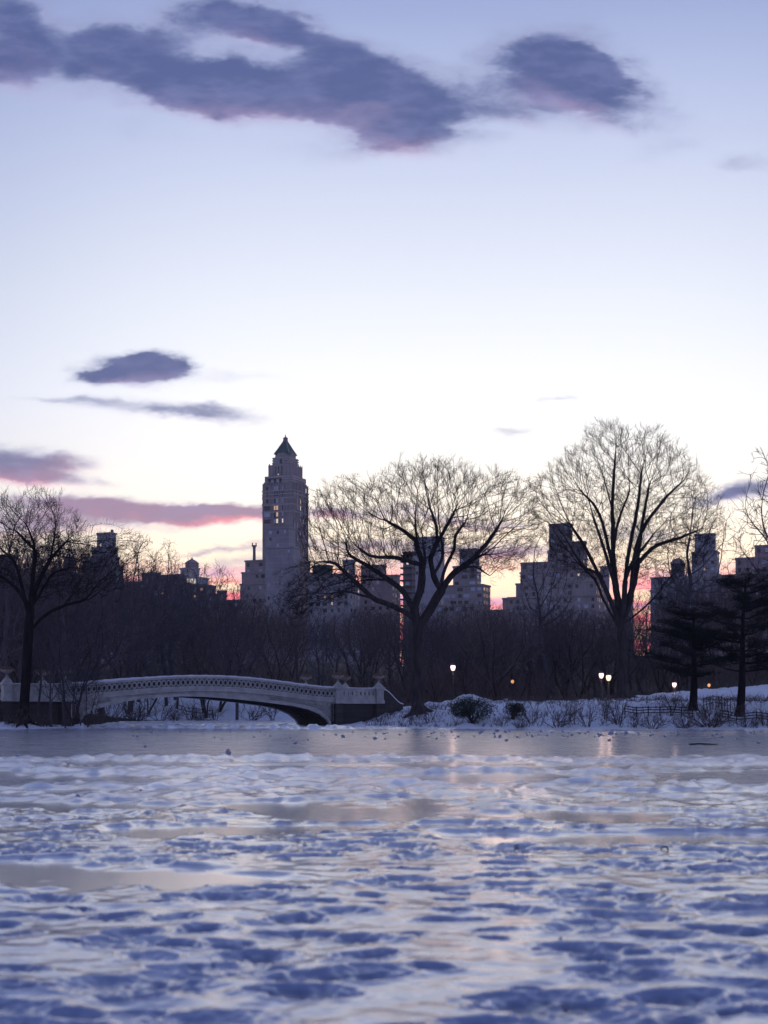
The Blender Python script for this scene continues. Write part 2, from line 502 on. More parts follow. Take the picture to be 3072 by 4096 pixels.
def m_snow(k, p, out):
    co = k.n('ShaderNodeTexCoord').outputs['Object']
    k.put(p.inputs['Base Color'], k.mix(k.noise(co, 3, 5), (.70, .73, .82), (.84, .86, .90)))
    p.inputs['Roughness'].default_value = .7


M['snow'] = material('snow', m_snow)
M['clod'] = surf('clod', (.22, .25, .33), (.45, .48, .56), 6, .6)


def m_ice(k, p, out):
    co = k.n('ShaderNodeTexCoord').outputs['Object']
    at_ = k.n('ShaderNodeAttribute'); at_.attribute_name = 'snow'
    sp_ = k.n('ShaderNodeSeparateXYZ'); k.put(sp_.inputs[0], co)
    n = k.noise(co, 2.2, 6, .6)
    mask = k.ss(k.m('ADD', at_.outputs['Fac'], k.m('MULTIPLY', k.m('SUBTRACT', n, .5), .5)), .35, .65)
    st = k.noise(k.xyz(k.m('MULTIPLY', sp_.outputs[0], .25), k.m('MULTIPLY', sp_.outputs[1], .5), 0.0), 1.0, 6, .6)
    icec = k.mix(k.ss(st, .3, .7), (.36, .365, .41), (.52, .52, .575))
    sl = k.n('ShaderNodeAttribute'); sl.attribute_name = 'pit_shade'
    stk = k.noise(k.xyz(k.m('MULTIPLY', sp_.outputs[0], .8), k.m('MULTIPLY', sp_.outputs[1], 3.2), 3.0), 1.0, 7, .65)
    icec = k.mix(k.m('MULTIPLY', k.ss(stk, .48, .72), .55), icec, (.68, .68, .74))
    snc = k.mix(k.ss(n, .3, .7), (.62, .66, .78), (.78, .80, .87))
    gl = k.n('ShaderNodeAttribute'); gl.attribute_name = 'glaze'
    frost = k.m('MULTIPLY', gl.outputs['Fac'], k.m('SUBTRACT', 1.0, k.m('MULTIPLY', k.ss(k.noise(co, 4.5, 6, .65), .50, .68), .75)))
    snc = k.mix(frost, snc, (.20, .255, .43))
    snc = k.mix(k.m('MULTIPLY', k.ss(sl.outputs['Fac'], .10, .95), .78), snc, (.028, .050, .135))  # navy painted into the pits as the shade of their near slopes
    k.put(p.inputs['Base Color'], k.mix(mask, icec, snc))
    rn = k.noise(co, .7, 5, .6)
    r_ice = k.m('ADD', .13, k.m('MULTIPLY', rn, .18))
    k.put(p.inputs['Roughness'], k.m('ADD', r_ice, k.m('MULTIPLY', mask, .06)))
    p.inputs['IOR'].default_value = 1.5
    k.put(p.inputs['Coat Weight'], k.m('SUBTRACT', .95, k.m('MULTIPLY', k.m('SUBTRACT', 1.0, gl.outputs['Fac']), .7))); p.inputs['Coat Roughness'].default_value = .15; p.inputs['Coat IOR'].default_value = 1.9
    p.inputs['Specular IOR Level'].default_value = .5
    bp = k.n('ShaderNodeBump'); bp.inputs['Strength'].default_value = .5; bp.inputs['Distance'].default_value = .006
    k.put(bp.inputs['Height'], k.m('MULTIPLY', k.noise(co, 9.0, 6, .6), k.m('ADD', .12, k.m('MULTIPLY', mask, .9)))); k.put(p.inputs['Normal'], bp.outputs[0])


M['ice'] = material('ice', m_ice)

# ---------------------------------------------------------------- terrain
SHORE = np.array([(-2000, 97), (-60, 97.5), (-40, 98.5), (-29, 99), (-24.5, 100.2), (-22.8, 103), (-22.9, 108), (-25, 118), (-27.4, 140), (-29, 156), (-28.6, 164), (-24, 167),
                  (-16, 168), (-12, 165), (-10, 150), (-7.5, 133), (-5.2, 123), (-4.0, 117.2), (-3.2, 112), (-0.5, 105.5), (5, 101.5), (14, 98.8), (30, 97), (60, 95), (2000, 90)], float)
POLY = np.concatenate([SHORE, [(2000, 4000), (-2000, 4000)]])


def shore_dist(X, Y):
    X = np.asarray(X, float); Y = np.asarray(Y, float)
    d = np.full(X.shape, 1e9)
    for a, b in zip(SHORE[:-1], SHORE[1:]):
        ab = b - a; t = np.clip(((X - a[0]) * ab[0] + (Y - a[1]) * ab[1]) / (ab @ ab), 0, 1)
        d = np.minimum(d, np.hypot(X - a[0] - t * ab[0], Y - a[1] - t * ab[1]))
    ins = np.zeros(X.shape, bool)
    for a, b in zip(POLY, np.roll(POLY, -1, 0)):
        c = ((a[1] > Y) != (b[1] > Y))
        with np.errstate(divide='ignore', invalid='ignore'):
            xi = (b[0] - a[0]) * (Y - a[1]) / (b[1] - a[1]) + a[0]
        ins ^= c & (X < xi)
    return np.where(ins, d, -d)


MOUNDS = [(7.4, 121, 1.15, .75), (5.6, 123, .9, .4), (8.7, 122, .8, .35), (10.6, 124, .9, .3), (6.3, 121.6, .6, .3), (2.9, 112, 2.2, .22), (1.2, 116, 1.6, .35), (0.2, 122, 2.6, .6), (3.6, 120.5, 1.7, .5), (-30.5, 100.6, 1.4, .35), (-26.5, 101.5, 1.2, .3)]


def ground(X, Y):
    X = np.asarray(X, float); Y = np.asarray(Y, float)
    d = shore_dist(X, Y)
    B = np.where(X < -20, 1.55, 1.85)
    z = .16 * ss(d, -.1, .5) + B * ss(d, .4, 13)
    z = z + 2.2 * ss(X, 10, 50) * ss(Y, 112, 152)
    z = z + .9 * ss(d, 6, 26) * ((Y > 160) & (X < -8))
    z = z + 9.0 * ss(Y, 160, 320) * ss(d, 0, 30)
    for mx, my, r, h in MOUNDS:
        z = z + h * np.exp(-((X - mx) ** 2 + (Y - my) ** 2) / r ** 2)
    bump = fbm(X * .55, Y * .55, 4, 11)
    z = z + (.20 * bump + .13 * fbm(X * 1.7, Y * 1.7, 2, 15)) * ss(d, .1, 2.5)
    return np.where(d > 0, z, np.maximum(-.5, .12 + d * .8))


def gz(x, y):
    return float(ground(np.array([x]), np.array([y]))[0])


def axis(dense0, dense1, step, lo, hi, grow=1.25):
    a = list(np.arange(dense0, dense1 + 1e-6, step)); s = step
    while a[-1] < hi:
        s *= grow; a.append(a[-1] + s)
    s = step; f = []
    x = dense0
    while x > lo:
        s *= grow; x -= s; f.append(x)
    return np.array(f[::-1] + a)


gx = np.clip(axis(-46, 54, .32, -900, 900), -900, 900); gy = np.clip(axis(94, 175, .34, -200, 950), -200, 950)
GX, GY = np.meshgrid(gx, gy)
GZ = ground(GX, GY)
D = shore_dist(GX, GY)
lim = np.where(GX > -9, 127 + 24 * ss(GX, 12, 26), 118.0) + 3.0 * fbm(GX * .12, GY * .12, 3, 5)
lim = np.where((GX < -9) & (GY > 140), 196 + 6 * fbm(GX * .1, GY * .1, 3, 6), lim)
snow = np.where(GX > -9, ss(lim - GY, -1.5, 1.5), ss(lim - GY, -3, 3))
snow = np.where((GX < -22) & (GY > 116) & (GY < 166), .0, snow)
snow = snow - .42 * ss(fbm(GX * .45, GY * .45, 4, 21), .25, .7) * ss(D, .5, 3)
nr, nc = GX.shape
idx = np.arange(nr * nc).reshape(nr, nc)
quads = np.stack([idx[:-1, :-1], idx[:-1, 1:], idx[1:, 1:], idx[1:, :-1]], -1).reshape(-1, 4)
gme = mesh_np('ground', np.stack([GX, GY, GZ], -1).reshape(-1, 3), quads, M['ground'], True, {'snow': snow.ravel()})
tag(link('ground', gme), kind='structure')

# ---------------------------------------------------------------- frozen lake
rows = []
y = 5.2
while y < 60:
    rows.append(y); y += max(.006, y * y * 2.6 / 8400)
while y < 172:
    rows.append(y); y += .45
rows = np.array([-120, -40, 0.5, 2.5, 4.2] + rows)
tanc = np.concatenate([np.linspace(-.36, .36, 620)])
tanc = np.concatenate([[-40, -12, -4, -1.6, -.9, -.6, -.45], tanc, [.45, .6, .9, 1.6, 4, 12, 40]])
IY = np.repeat(rows[:, None], len(tanc), 1)
IX = np.maximum(IY, 4.2) * tanc[None, :]
# smooth bare-ice patches: x, y, half-width, half-depth
PATCH = [(-8, 75, 60, 27), (0, 60, 60, 10), (12, 52, 30, 9), (-9.5, 47, 10, 5.5), (-12.5, 29.5, 9, 2.6), (7, 30, 9, 2.2), (14, 33, 8, 1.6), (2, 36, 10, 1.8), (-6, 38.5, 10, 1.5), (-4.6, 21.4, 1.7, 1.9), (0.2, 20.6, 2.8, 2.1),
         (3.2, 19.4, 2.0, 1.3), (-3.2, 12.6, 1.7, 1.25), (-2.4, 16.8, 1.6, .8), (3.0, 16.2, 2.2, .7), (2.8, 10.0, .6, .35), (-.5, 17.6, 2.0, .6), (6.5, 24.5, 3.0, 1.0), (-7, 25.5, 3.0, .7)]
w1 = fbm(IX * .33, IY * .33, 3, 31); w2 = fbm(IX * .33, IY * .33, 3, 37)
patch = np.zeros_like(IX)
for (x0, y0, a, b) in PATCH:
    q = ((IX + w1 * min(a, 3) * .8 - x0) / a) ** 2 + ((IY + (w2 + .5 * perlin(IX / .5, IY / .35, 67)) * min(b, 3) * .75 - y0) / b) ** 2
    patch = np.maximum(patch, ss(q, 1.35, .65))
lam = np.clip(IY / 26, .36, 1.1)
nn = .55 * perlin(IX / .62 + .5 * w2, IY / .40, 41) + .5 * perlin(IX / .34 + .35 * w1, IY / .24, 43)
nb = perlin(IX / .95, IY / 1.1, 45)
fine = fbm(IX / .16, IY / .16, 2, 47)
vary = .55 + .75 * ss(perlin(IX / 1.7, IY / 1.9, 55), -.5, .5)
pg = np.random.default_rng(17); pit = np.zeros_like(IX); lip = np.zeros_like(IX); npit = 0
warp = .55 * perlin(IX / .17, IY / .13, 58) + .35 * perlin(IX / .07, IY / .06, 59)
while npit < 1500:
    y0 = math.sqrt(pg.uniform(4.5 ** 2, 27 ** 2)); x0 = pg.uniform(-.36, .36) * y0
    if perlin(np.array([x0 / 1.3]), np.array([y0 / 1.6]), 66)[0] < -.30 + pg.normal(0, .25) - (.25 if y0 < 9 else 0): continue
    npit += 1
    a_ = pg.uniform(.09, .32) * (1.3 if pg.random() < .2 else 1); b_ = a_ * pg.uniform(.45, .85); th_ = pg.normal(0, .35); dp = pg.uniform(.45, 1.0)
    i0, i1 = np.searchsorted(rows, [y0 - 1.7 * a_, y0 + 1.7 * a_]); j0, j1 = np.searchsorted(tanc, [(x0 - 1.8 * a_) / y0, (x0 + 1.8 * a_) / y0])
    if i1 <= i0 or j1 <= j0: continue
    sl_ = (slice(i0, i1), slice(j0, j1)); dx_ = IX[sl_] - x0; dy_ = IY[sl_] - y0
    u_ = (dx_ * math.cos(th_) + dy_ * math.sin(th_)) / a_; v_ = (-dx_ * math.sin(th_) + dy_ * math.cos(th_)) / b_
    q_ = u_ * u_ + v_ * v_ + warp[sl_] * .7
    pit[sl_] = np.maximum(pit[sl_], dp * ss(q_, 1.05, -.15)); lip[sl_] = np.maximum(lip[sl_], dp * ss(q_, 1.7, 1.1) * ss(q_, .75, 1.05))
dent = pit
hsn = .020 * nb - .068 * pit + .010 * lip * (pit < .1) + .002 * fine + 0.012 * vary * perlin(IX / .25 + w1, IY / .21, 49) + .05
far = perlin(IX / .8, IY / 1.3, 51)
hfar = .07 + .075 * far + .055 * perlin(IX / .42, IY / .7, 53) - .05 * ss(perlin(IX / .55, IY / .9, 57), .1, .6)
hsn = hsn + (hfar - hsn) * ss(IY, 16, 30)
amp = (1 - patch)
IZ = hsn * amp
snowm = amp.copy()
# a line of trodden prints across the far ice
for (x0, x1, y0, step, hh) in ((-14, 1, 42.0, 1.15, .06), (-13.6, -3, 40.6, 1.2, .05)):
    for i, xx in enumerate(np.arange(x0, x1, step)):
        g = np.exp(-((IX - xx - .1 * math.sin(i * 2.3)) / .34) ** 2 - ((IY - y0 - .35 * math.sin(i * 1.7) - .02 * xx) / .5) ** 2)
        IZ = IZ + hh * g; snowm = np.maximum(snowm, g * 1.2)
for (y0, amp_, seed) in ((41.0, .05, 91), (37.4, .06, 92)):
    g = np.exp(-((IY - y0 - .9 * perlin(IX * .2, IY * 0, seed)) / .7) ** 2) * ss(perlin(IX * .35, IY * .1, seed + 4), -.5, .2) * ss(IX, 9, -2)
    IZ = IZ + amp_ * g; snowm = np.maximum(snowm, g)
# broken ridge of snow below the bridge and slush along the shore
rd = shore_dist(IX, IY)
yl = 102.6 + .8 * perlin(IX * .12, IX * 0, 61)
ridge = np.exp(-((IY - yl) / .9) ** 2) * ss(IX, -25, -21) * (1 - ss(IX, -3.5, -1.5))
rough = ss(fbm(IX * 1.3, IY * 1.1, 3, 63), -.4, .8)
IZ = IZ + ridge * (.10 + .30 * rough)
beyond = ss(IY, 103, 104.5) * (IX < 3)
edge = ss(rd, -2.6, -.4) * (IY < 110)
IZ = IZ + edge * .10 * rough
snowm = np.maximum.reduce([snowm, ridge * 1.3, edge * (.5 + .6 * rough), beyond * .85])
IZ = IZ - .6 * ss(rd, .4, 1.6)
for (px, py, rx, h) in ((2500, 2932, 1.2, .10), (2250, 2926, 2.0, .08), (1150, 2912, 1.4, .25), (700, 2913, 2.2, .2), (480, 2908, 1.6, .3)):
    Yq = 8400 / (py - HY); Xq = (px - CX) * Yq / F
    g = np.exp(-((IX - Xq) / rx) ** 2 - ((IY - Yq) / .9) ** 2); IZ = IZ + h * g * (.5 + rough); snowm = np.maximum(snowm, g)
nr, nc = IX.shape
idx = np.arange(nr * nc).reshape(nr, nc)
quads = np.stack([idx[:-1, :-1], idx[:-1, 1:], idx[1:, 1:], idx[1:, :-1]], -1).reshape(-1, 4)
tag(link('ice', mesh_np('ice', np.stack([IX, IY, IZ], -1).reshape(-1, 3), quads, M['ice'], True, {'snow': np.clip(snowm, 0, 1).ravel(), 'glaze': (1 - ss(IY + 5 * w1, 17, 30)).ravel(), 'pit_shade': (dent * amp * (1 - .6 * ss(IY, 20, 40))).ravel()})), kind='structure')

# ---------------------------------------------------------------- the cast-iron bridge
BX, BY, BA = -24.18, 106.28, R(30)
BC, BS = math.cos(BA), math.sin(BA)
BL, BW = 23.44, 6.0                       # length between end piers, width between the two faces


def trace(pts):                           # measured outline of the near face -> (distance along the bridge, height)
    o = []
    for px, py in pts:
        k = (px - CX) / F; t = (k * BY - BX) / (BC - k * BS); Y = BY + t * BS
        o.append((t, HC + (HY - py) * Y / F))
    return np.array(o)


rail_tr = trace([(262, 2736), (310, 2734.5), (367, 2731), (430, 2726), (483, 2721.5), (580, 2713), (690, 2707.5), (800, 2705.5), (941, 2709.5), (1062, 2720), (1140, 2731), (1212, 2740.5), (1327, 2750.5), (1352, 2751.5)])
arch_tr = trace([(318, 2892), (333, 2864), (355, 2848), (386, 2834), (434, 2820), (483, 2808), (570, 2793), (724, 2784), (820, 2785.5), (941, 2795), (1062, 2808), (1182, 2824), (1242, 2839), (1285, 2860), (1308, 2880), (1322, 2904)])
pr = np.polyfit(rail_tr[:, 0], rail_tr[:, 1], 6)
TT = np.linspace(0, BL, 95)


def rail(t):
    return np.polyval(pr, np.clip(t, 0, BL))


bridge = empty('footbridge', (BX, BY, 0), BA, 'long pale cast iron arched footbridge over the frozen lake', 'bridge')


def bpart(name, mb, mat, smooth=False, parent=None):
    return link(name, mb.mesh(name, M[mat], smooth), parent or bridge)


tA = np.unique(np.concatenate([arch_tr[:, 0], np.linspace(arch_tr[0, 0], arch_tr[-1, 0], 90)]))
zA = np.interp(tA, arch_tr[:, 0], arch_tr[:, 1])
zs = zA.copy()
for _ in range(3):
    zs[1:-1] = (zs[:-2] + 2 * zs[1:-1] + zs[2:]) / 4
zA[4:-4] = zs[4:-4]
zA = np.maximum(zA, -.3)
FB = 1.33                                  # fascia bottom below the rail top


def side_of_bridge(s, sg):                 # s: plane of the face, sg: outward direction across
    def S(mb, t, lo, hi, a, b):
        mb.strip(t, lo, hi, s + sg * a, s + sg * b)
    cap = MB(); S(cap, TT, rail(TT) - .10, rail(TT), -.13, .19); S(cap, TT, rail(TT) - .18, rail(TT) - .105, -.08, .12)
    bpart('handrail', cap, 'iron')
    sn = MB(); ts = TT[::1]
    S(sn, ts, rail(ts) + .002, rail(ts) + .11 + .012 * np.sin(ts * 5.1) + .01 * np.sin(ts * 13.7), -.11, .17)
    bpart('rail_snow', sn, 'snow')
    # interlaced rings; dark discs stand in for the shade inside the openings
    tr = MB(); rg = MB(); n = int(BL / .40); pitch = BL / n
    ang = np.arange(8) * math.pi / 4 + math.pi / 8
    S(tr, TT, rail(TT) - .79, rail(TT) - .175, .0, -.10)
    for i in range(n):
        tc_ = (i + .5) * pitch; zc = rail(tc_) - .485; sl = (rail((i + 1) * pitch) - rail(i * pitch)) / pitch

        def octo(rx, rz, depth):
            return [(tc_ + rx * math.cos(a), s + sg * depth, zc + rz * math.sin(a) + sl * rx * math.cos(a)) for a in ang]
        v = octo(.208, .285, .075) + octo(.125, .175, .075) + octo(.208, .285, .0) + octo(.125, .175, .0); f = []
        for k in range(8):
            k2 = (k + 1) % 8
            f += [(k, k2, 8 + k2, 8 + k), (k, 16 + k, 16 + k2, k2), (8 + k, 8 + k2, 24 + k2, 24 + k)]
        rg.raw(v, f)
        v = octo(.165, .225, .10) + octo(.145, .20, .10) + octo(.165, .225, .076) + octo(.145, .20, .076)
        rg.raw(v, f)
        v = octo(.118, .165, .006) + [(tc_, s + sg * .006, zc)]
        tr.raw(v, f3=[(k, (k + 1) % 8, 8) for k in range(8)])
    par = bpart('parapet', tr, 'iron_shaded'); par.data.materials.append(M['iron_dark'])
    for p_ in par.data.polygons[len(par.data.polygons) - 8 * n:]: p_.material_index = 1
    bpart('tracery', rg, 'iron', parent=par)
    fa = MB()
    S(fa, TT, rail(TT) - .90, rail(TT) - .785, -.07, .11)
    S(fa, TT, rail(TT) - 1.10, rail(TT) - .905, -.05, .07)
    S(fa, TT, rail(TT) - 1.19, rail(TT) - 1.105, -.05, .20)
    S(fa, TT, rail(TT) - FB, rail(TT) - 1.195, -.05, -.02)
    bpart('fascia', fa, 'iron')
    lo = zA + .02; hi = np.maximum(rail(tA) - FB - .005, zA + .05)
    sp_ = MB(); S(sp_, tA, lo + .02, hi, -.10, .0); spn = bpart('spandrel', sp_, 'iron')
    ri = MB(); th = np.interp(tA, [tA[0], 4, BL / 2, BL - 4, tA[-1]], [.34, .22, .16, .22, .34])
    top = np.minimum(zA + th, rail(tA) - FB + .10)
    S(ri, tA, zA, np.maximum(top, zA + .08), -.16, .10); S(ri, tA, zA - .03, zA + .06, -.16, .15)
    bpart('arch_rib', ri, 'iron')
    # scrollwork of small rings in the corners of the spandrel
    scs = [Tubes(), Tubes()]
    for t0 in np.concatenate([np.arange(.7, 6.2, .27), np.arange(BL - 6.2, BL - .3, .27)]):
        sc = scs[int(t0 > 9)]; za = float(np.interp(t0, tA, zA + th)); zt = float(rail(t0)) - FB
        zz = za + .16
        while zz < zt - .08:
            a = np.linspace(0, 2 * np.pi, 7)
            r = .105
            sc.add(np.stack([t0 + r * np.cos(a) + .02 * math.sin(zz * 7), np.full(7, s + sg * .03), zz + r * np.sin(a)], 1), np.full(7, .026), 3)
            zz += .25
    for sc in scs:
        link('scrollwork', sc.mesh('scrollwork', M['iron']), spn)
    for tp in (-.10, BL + .30):
        ed = MB(); ed.strip([tp - .12, tp + .12] if tp > 1 else [tp + .35, tp + .59], 0.05, float(rail(tp)) - FB - .01, s - sg * .1, s + sg * .12)
        bpart('end_strip', ed, 'iron')


side_of_bridge(0.0, -1)
side_of_bridge(BW, 1)
dk = MB(); dk.strip(TT, rail(TT) - 1.18, rail(TT) - 1.0, .06, BW - .06); bpart('deck', dk, 'fence')
dsn = MB(); dsn.strip(TT, rail(TT) - .998, rail(TT) - .93, .08, BW - .08); bpart('deck_snow', dsn, 'snow')
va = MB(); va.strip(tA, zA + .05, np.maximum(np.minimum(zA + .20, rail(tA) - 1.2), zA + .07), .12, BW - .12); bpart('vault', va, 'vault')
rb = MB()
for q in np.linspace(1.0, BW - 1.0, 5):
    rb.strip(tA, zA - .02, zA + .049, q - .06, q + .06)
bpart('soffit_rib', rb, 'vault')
# stone abutments under both ends
for (ta, tb) in ((-6.2, arch_tr[0, 0] + .05), (arch_tr[-1, 0] - .05, BL + 4.9)):
    ab = MB(); zt = float(rail(0 if ta < 5 else BL)) - 1.22
    ab.strip([ta, tb], -.6, zt, .16, BW - .16)
    bpart('abutment', ab, 'abutment')


def pier(t, s, w=.78):
    zt = float(rail(t)); p = MB()
    p.box(t - w / 2, t + w / 2, s - w / 2, s + w / 2, zt - 1.32, zt - 1.02)
    p.box(t - w / 2 + .06, t + w / 2 - .06, s - w / 2 + .06, s + w / 2 - .06, zt - 1.018, zt - .10)
    p.box(t - w / 2 + .16, t + w / 2 - .16, s - w / 2 + .03, s + w / 2 - .03, zt - .86, zt - .30)
    p.box(t - w / 2 - .06, t + w / 2 + .06, s - w / 2 - .06, s + w / 2 + .06, zt - .098, zt + .04)
    p.box(t - w / 2, t + w / 2, s - w / 2, s + w / 2, zt + .042, zt + .17, .72)
    p.lathe([(.38, zt + .172), (.30, zt + .26), (.12, zt + .48), (.05, zt + .56), (.0, zt + .565)], 8, (t, s, 0), R(22.5))
    ob = bpart('pier', p, 'iron')
    if t > BL - 1 or t < 1:
        b = MB(); b.box(t - w / 2 + .04, t + w / 2 - .04, s - w / 2 + .1, s + w / 2 - .1, .0, zt - 1.322); link('pier_base', b.mesh('pier_base', M['abutment']), ob)


ENDS = (-4.45, 0.0, BL, BL + 3.95)
for t in ENDS:
    for s in (0.0, BW):
        pier(t, s)
for (ta, tb) in ((-4.1, -.36), (BL + .36, BL + 3.6)):
    for s, sg in ((0.0, -1), (BW, 1)):
        zt = float(rail(ta)); w = MB(); tt = [ta, tb]
        w.strip(tt, zt - .15, zt - .02, s - .15, s + .15); w.strip(tt, zt - 1.28, zt - .80, s - .12, s + .12); w.strip(tt, zt - 1.34, zt - 1.22, s + sg * .05, s + sg * .22)
        n = 8
        for i in range(n + 1):
            tm = ta + (tb - ta) * i / n
            w.strip([max(ta, tm - .13), min(tb, tm + .13)], zt - .80, zt - .15, s - .06, s + .06)
        w.strip(tt, zt - .80, zt - .62, s - .05, s + .05); w.strip(tt, zt - .32, zt - .15, s - .05, s + .05)
        bpart('wing_parapet', w, 'iron')
        sn = MB(); sn.strip(np.linspace(ta, tb, 9), zt - .019, zt + .03 + .01 * np.sin(np.arange(9)), s - .14, s + .14); bpart('rail_snow', sn, 'snow')
# short sloping end wall running down into the right bank
for s in (0.0, BW):
    w = MB(); te = np.linspace(BL + 4.35, BL + 6.3, 8); ztop = float(rail(BL)) - .15 - 1.25 * ss(np.linspace(0, 1, 8), 0, 1)
    w.strip(te, 1.0, ztop, s - .16, s + .16); ew = bpart('end_wall', w, 'abutment')
    w = MB(); w.strip(te, ztop + .002, ztop + .10, s - .2, s + .2); link('coping', w.mesh('coping', M['snow']), ew)


def urn_at(t, s, label):
    x = BX + t * BC - s * BS; yv = BY + t * BS + s * BC; z = float(rail(t)) + .565
    r = empty('planter_urn', (x, yv, z), BA, label, 'urn', 'urns on the bridge piers')
    if not hasattr(urn_at, 'me'):
        a = MB(); a.lathe([(.0, -.02), (.13, -.01), (.10, .05), (.05, .10), (.07, .16), (.30, .24), (.45, .36), (.50, .44), (.50, .47), (.42, .44), (.30, .36), (.0, .34)], 14)
        hs = []
        for sg in (-1, 1):
            h = Tubes(); hs.append(h); an = np.linspace(-1.2, 1.6, 7); h.add(np.stack([sg * (.46 + .10 * np.cos(an)), 0 * an, .40 + .12 * np.sin(an)], 1), np.full(7, .025), 4)
        d = Tubes()
        for i in range(110):
            an = rng.random() * 6.28; ra = .42 * math.sqrt(rng.random()); b = np.array([ra * math.cos(an) * .8, ra * math.sin(an) * .8, .36])
            tip = b + np.array([math.cos(an) * ra * .45, math.sin(an) * ra * .45, .16 + .22 * rng.random() * (1 - ra)]); m = (b + tip) / 2 + rng.normal(0, .04, 3)
            d.add([b, m, tip, tip + rng.normal(0, .06, 3)], [.016, .022, .02, .008], 3)
        urn_at.me = (a.mesh('bowl', M['urn'], True), hs[0].mesh('handle', M['urn']), hs[1].mesh('handle', M['urn']), d.mesh('dry_plants', M['dry']))
    link('bowl', urn_at.me[0], r); link('handle', urn_at.me[1], r); link('handle', urn_at.me[2], r); link('dry_plants', urn_at.me[3], r)


for t, s, lb in ((-4.45, 0, 'urn on the outermost pier at the left end of the bridge'), (0, 0, 'urn on the near pier where the bridge railing starts on the left'), (0, BW, 'urn on the far left pier seen between two dark stems'),
                 (BL, BW, 'lone urn rising behind the right slope of the bridge railing'), (BL, 0, 'front urn of the overlapping pair on the right bridge piers'),
                 (BL + 3.95, BW, 'urn half hidden behind the front urn of the right pair'), (BL + 3.95, 0, 'urn on the last pier at the right end of the bridge')):
    urn_at(t, s, lb)

# ---------------------------------------------------------------- trees
def unit(v):
    return v / (np.linalg.norm(v, axis=-1, keepdims=True) + 1e-9)


def colonize(pos, par, attr, step, di, dk, iters, bias=(0, 0, .08), jit=.12, seed=0, fork=None, flow=0.0):
    g = np.random.default_rng(seed)
    pos = [np.asarray(p, float) for p in pos]; par = list(par)
    P = np.array(pos); bd = np.full(len(attr), 1e9); bi = np.zeros(len(attr), int)
    alive = np.ones(len(attr), bool); new = np.arange(len(P)); bias = np.array(bias)
    done = set(); kidn = {}
    for it in range(iters):
        A = np.where(alive)[0]
        if not len(A) or not len(new):
            break
        for c0 in range(0, len(new), 400):
            nw = new[c0:c0 + 400]
            dd = np.linalg.norm(attr[A][:, None, :] - P[nw][None], axis=2)
            k = dd.argmin(1); dm = dd[np.arange(len(A)), k]; up = dm < bd[A]
            bd[A[up]] = dm[up]; bi[A[up]] = nw[k[up]]
        alive &= bd > dk
        A = np.where(alive & (bd < di))[0]
        if not len(A):
            break
        dirs = unit(attr[A] - P[bi[A]])
        own, inv = np.unique(bi[A], return_inverse=True)
        acc = np.zeros((len(own), 3)); np.add.at(acc, inv, dirs)
        fl = unit(P[own] - fork) * flow if fork is not None else 0.0
        acc = unit(unit(acc) + bias + fl + g.normal(0, jit, acc.shape))
        newp = []; newpar = []
        for o, d in zip(own, acc):
            q = P[o] + d * step
            key = (o, tuple(np.round(q / (step * .5)).astype(int)))
            if key in done or kidn.get(o, 0) >= 3:
                continue
            done.add(key); kidn[o] = kidn.get(o, 0) + 1; newp.append(q); newpar.append(o)
        if not newp:
            break
        new = np.arange(len(P), len(P) + len(newp)); P = np.concatenate([P, newp]); par += newpar
    return P, np.array(par)


def radii(P, par, tip, exp=2.3, trunk=None):
    n = len(P); a = np.zeros(n)
    for i in range(n - 1, 0, -1):
        if a[i] == 0: a[i] = tip ** exp
        a[par[i]] += a[i]
    r = a ** (1 / exp)
    if trunk:
        k = math.log(trunk / tip) / math.log(max(r[0] / tip, 1.01)); r = tip * (r / tip) ** k
    return r


def chains(P, par, r):
    n = len(P); kids = [[] for _ in range(n)]
    for i in range(1, n):
        kids[par[i]].append(i)
    out = []; st = [(None, 0)]
    while st:
        p, i = st.pop(); c = [] if p is None else [p]
        while True:
            c.append(i)
            if not kids[i]: break
            ks = sorted(kids[i], key=lambda q: -r[q])
            for k in ks[1:]: st.append((i, k))
            i = ks[0]
        out.append(c)
    return out


def twig_spray(T, P, par, r, rmax, n, ln, g, rt, up=.25, spread=.8, droop=0.0, fork=None, flow=0.0):
    idx = np.where(r < rmax)[0]; idx = idx[idx > 0]
    for i in idx:
        d = unit(P[i] - P[par[i]])
        if fork is not None: d = unit(d + flow * unit(P[i] - fork))
        for _ in range(n if isinstance(n, int) else int(g.random() < n)):
            e = unit(d + g.normal(0, spread, 3) + np.array([0, 0, up])); L = ln * g.uniform(.5, 1.2)
            m = P[i] + e * L * .5 + g.normal(0, .06 * L, 3); e2 = unit(e + g.normal(0, .3, 3) + np.array([0, 0, up * .5 - droop]))
            T.add([P[i], m, m + e2 * L * .5], [rt, rt * .85, rt * .55], 3)
            if g.random() < .6:
                e3 = unit(e + g.normal(0, .7, 3)); T.add([m, m + e3 * L * .25, m + e3 * L * .45], [rt * .8, rt * .7, rt * .5], 3)


def chain_pts(P, r, c, first_r=True):
    pts = P[c].copy(); rr = r[c].copy()
    if len(c) > 1: rr[0] = min(rr[0], rr[1] * 1.15)
    if len(c) > 3:
        pts[1:-1] = .25 * pts[:-2] + .5 * pts[1:-1] + .25 * pts[2:]
    return pts, rr


def sides(r):
    return 10 if r > .25 else 7 if r > .1 else 5 if r > .04 else 3


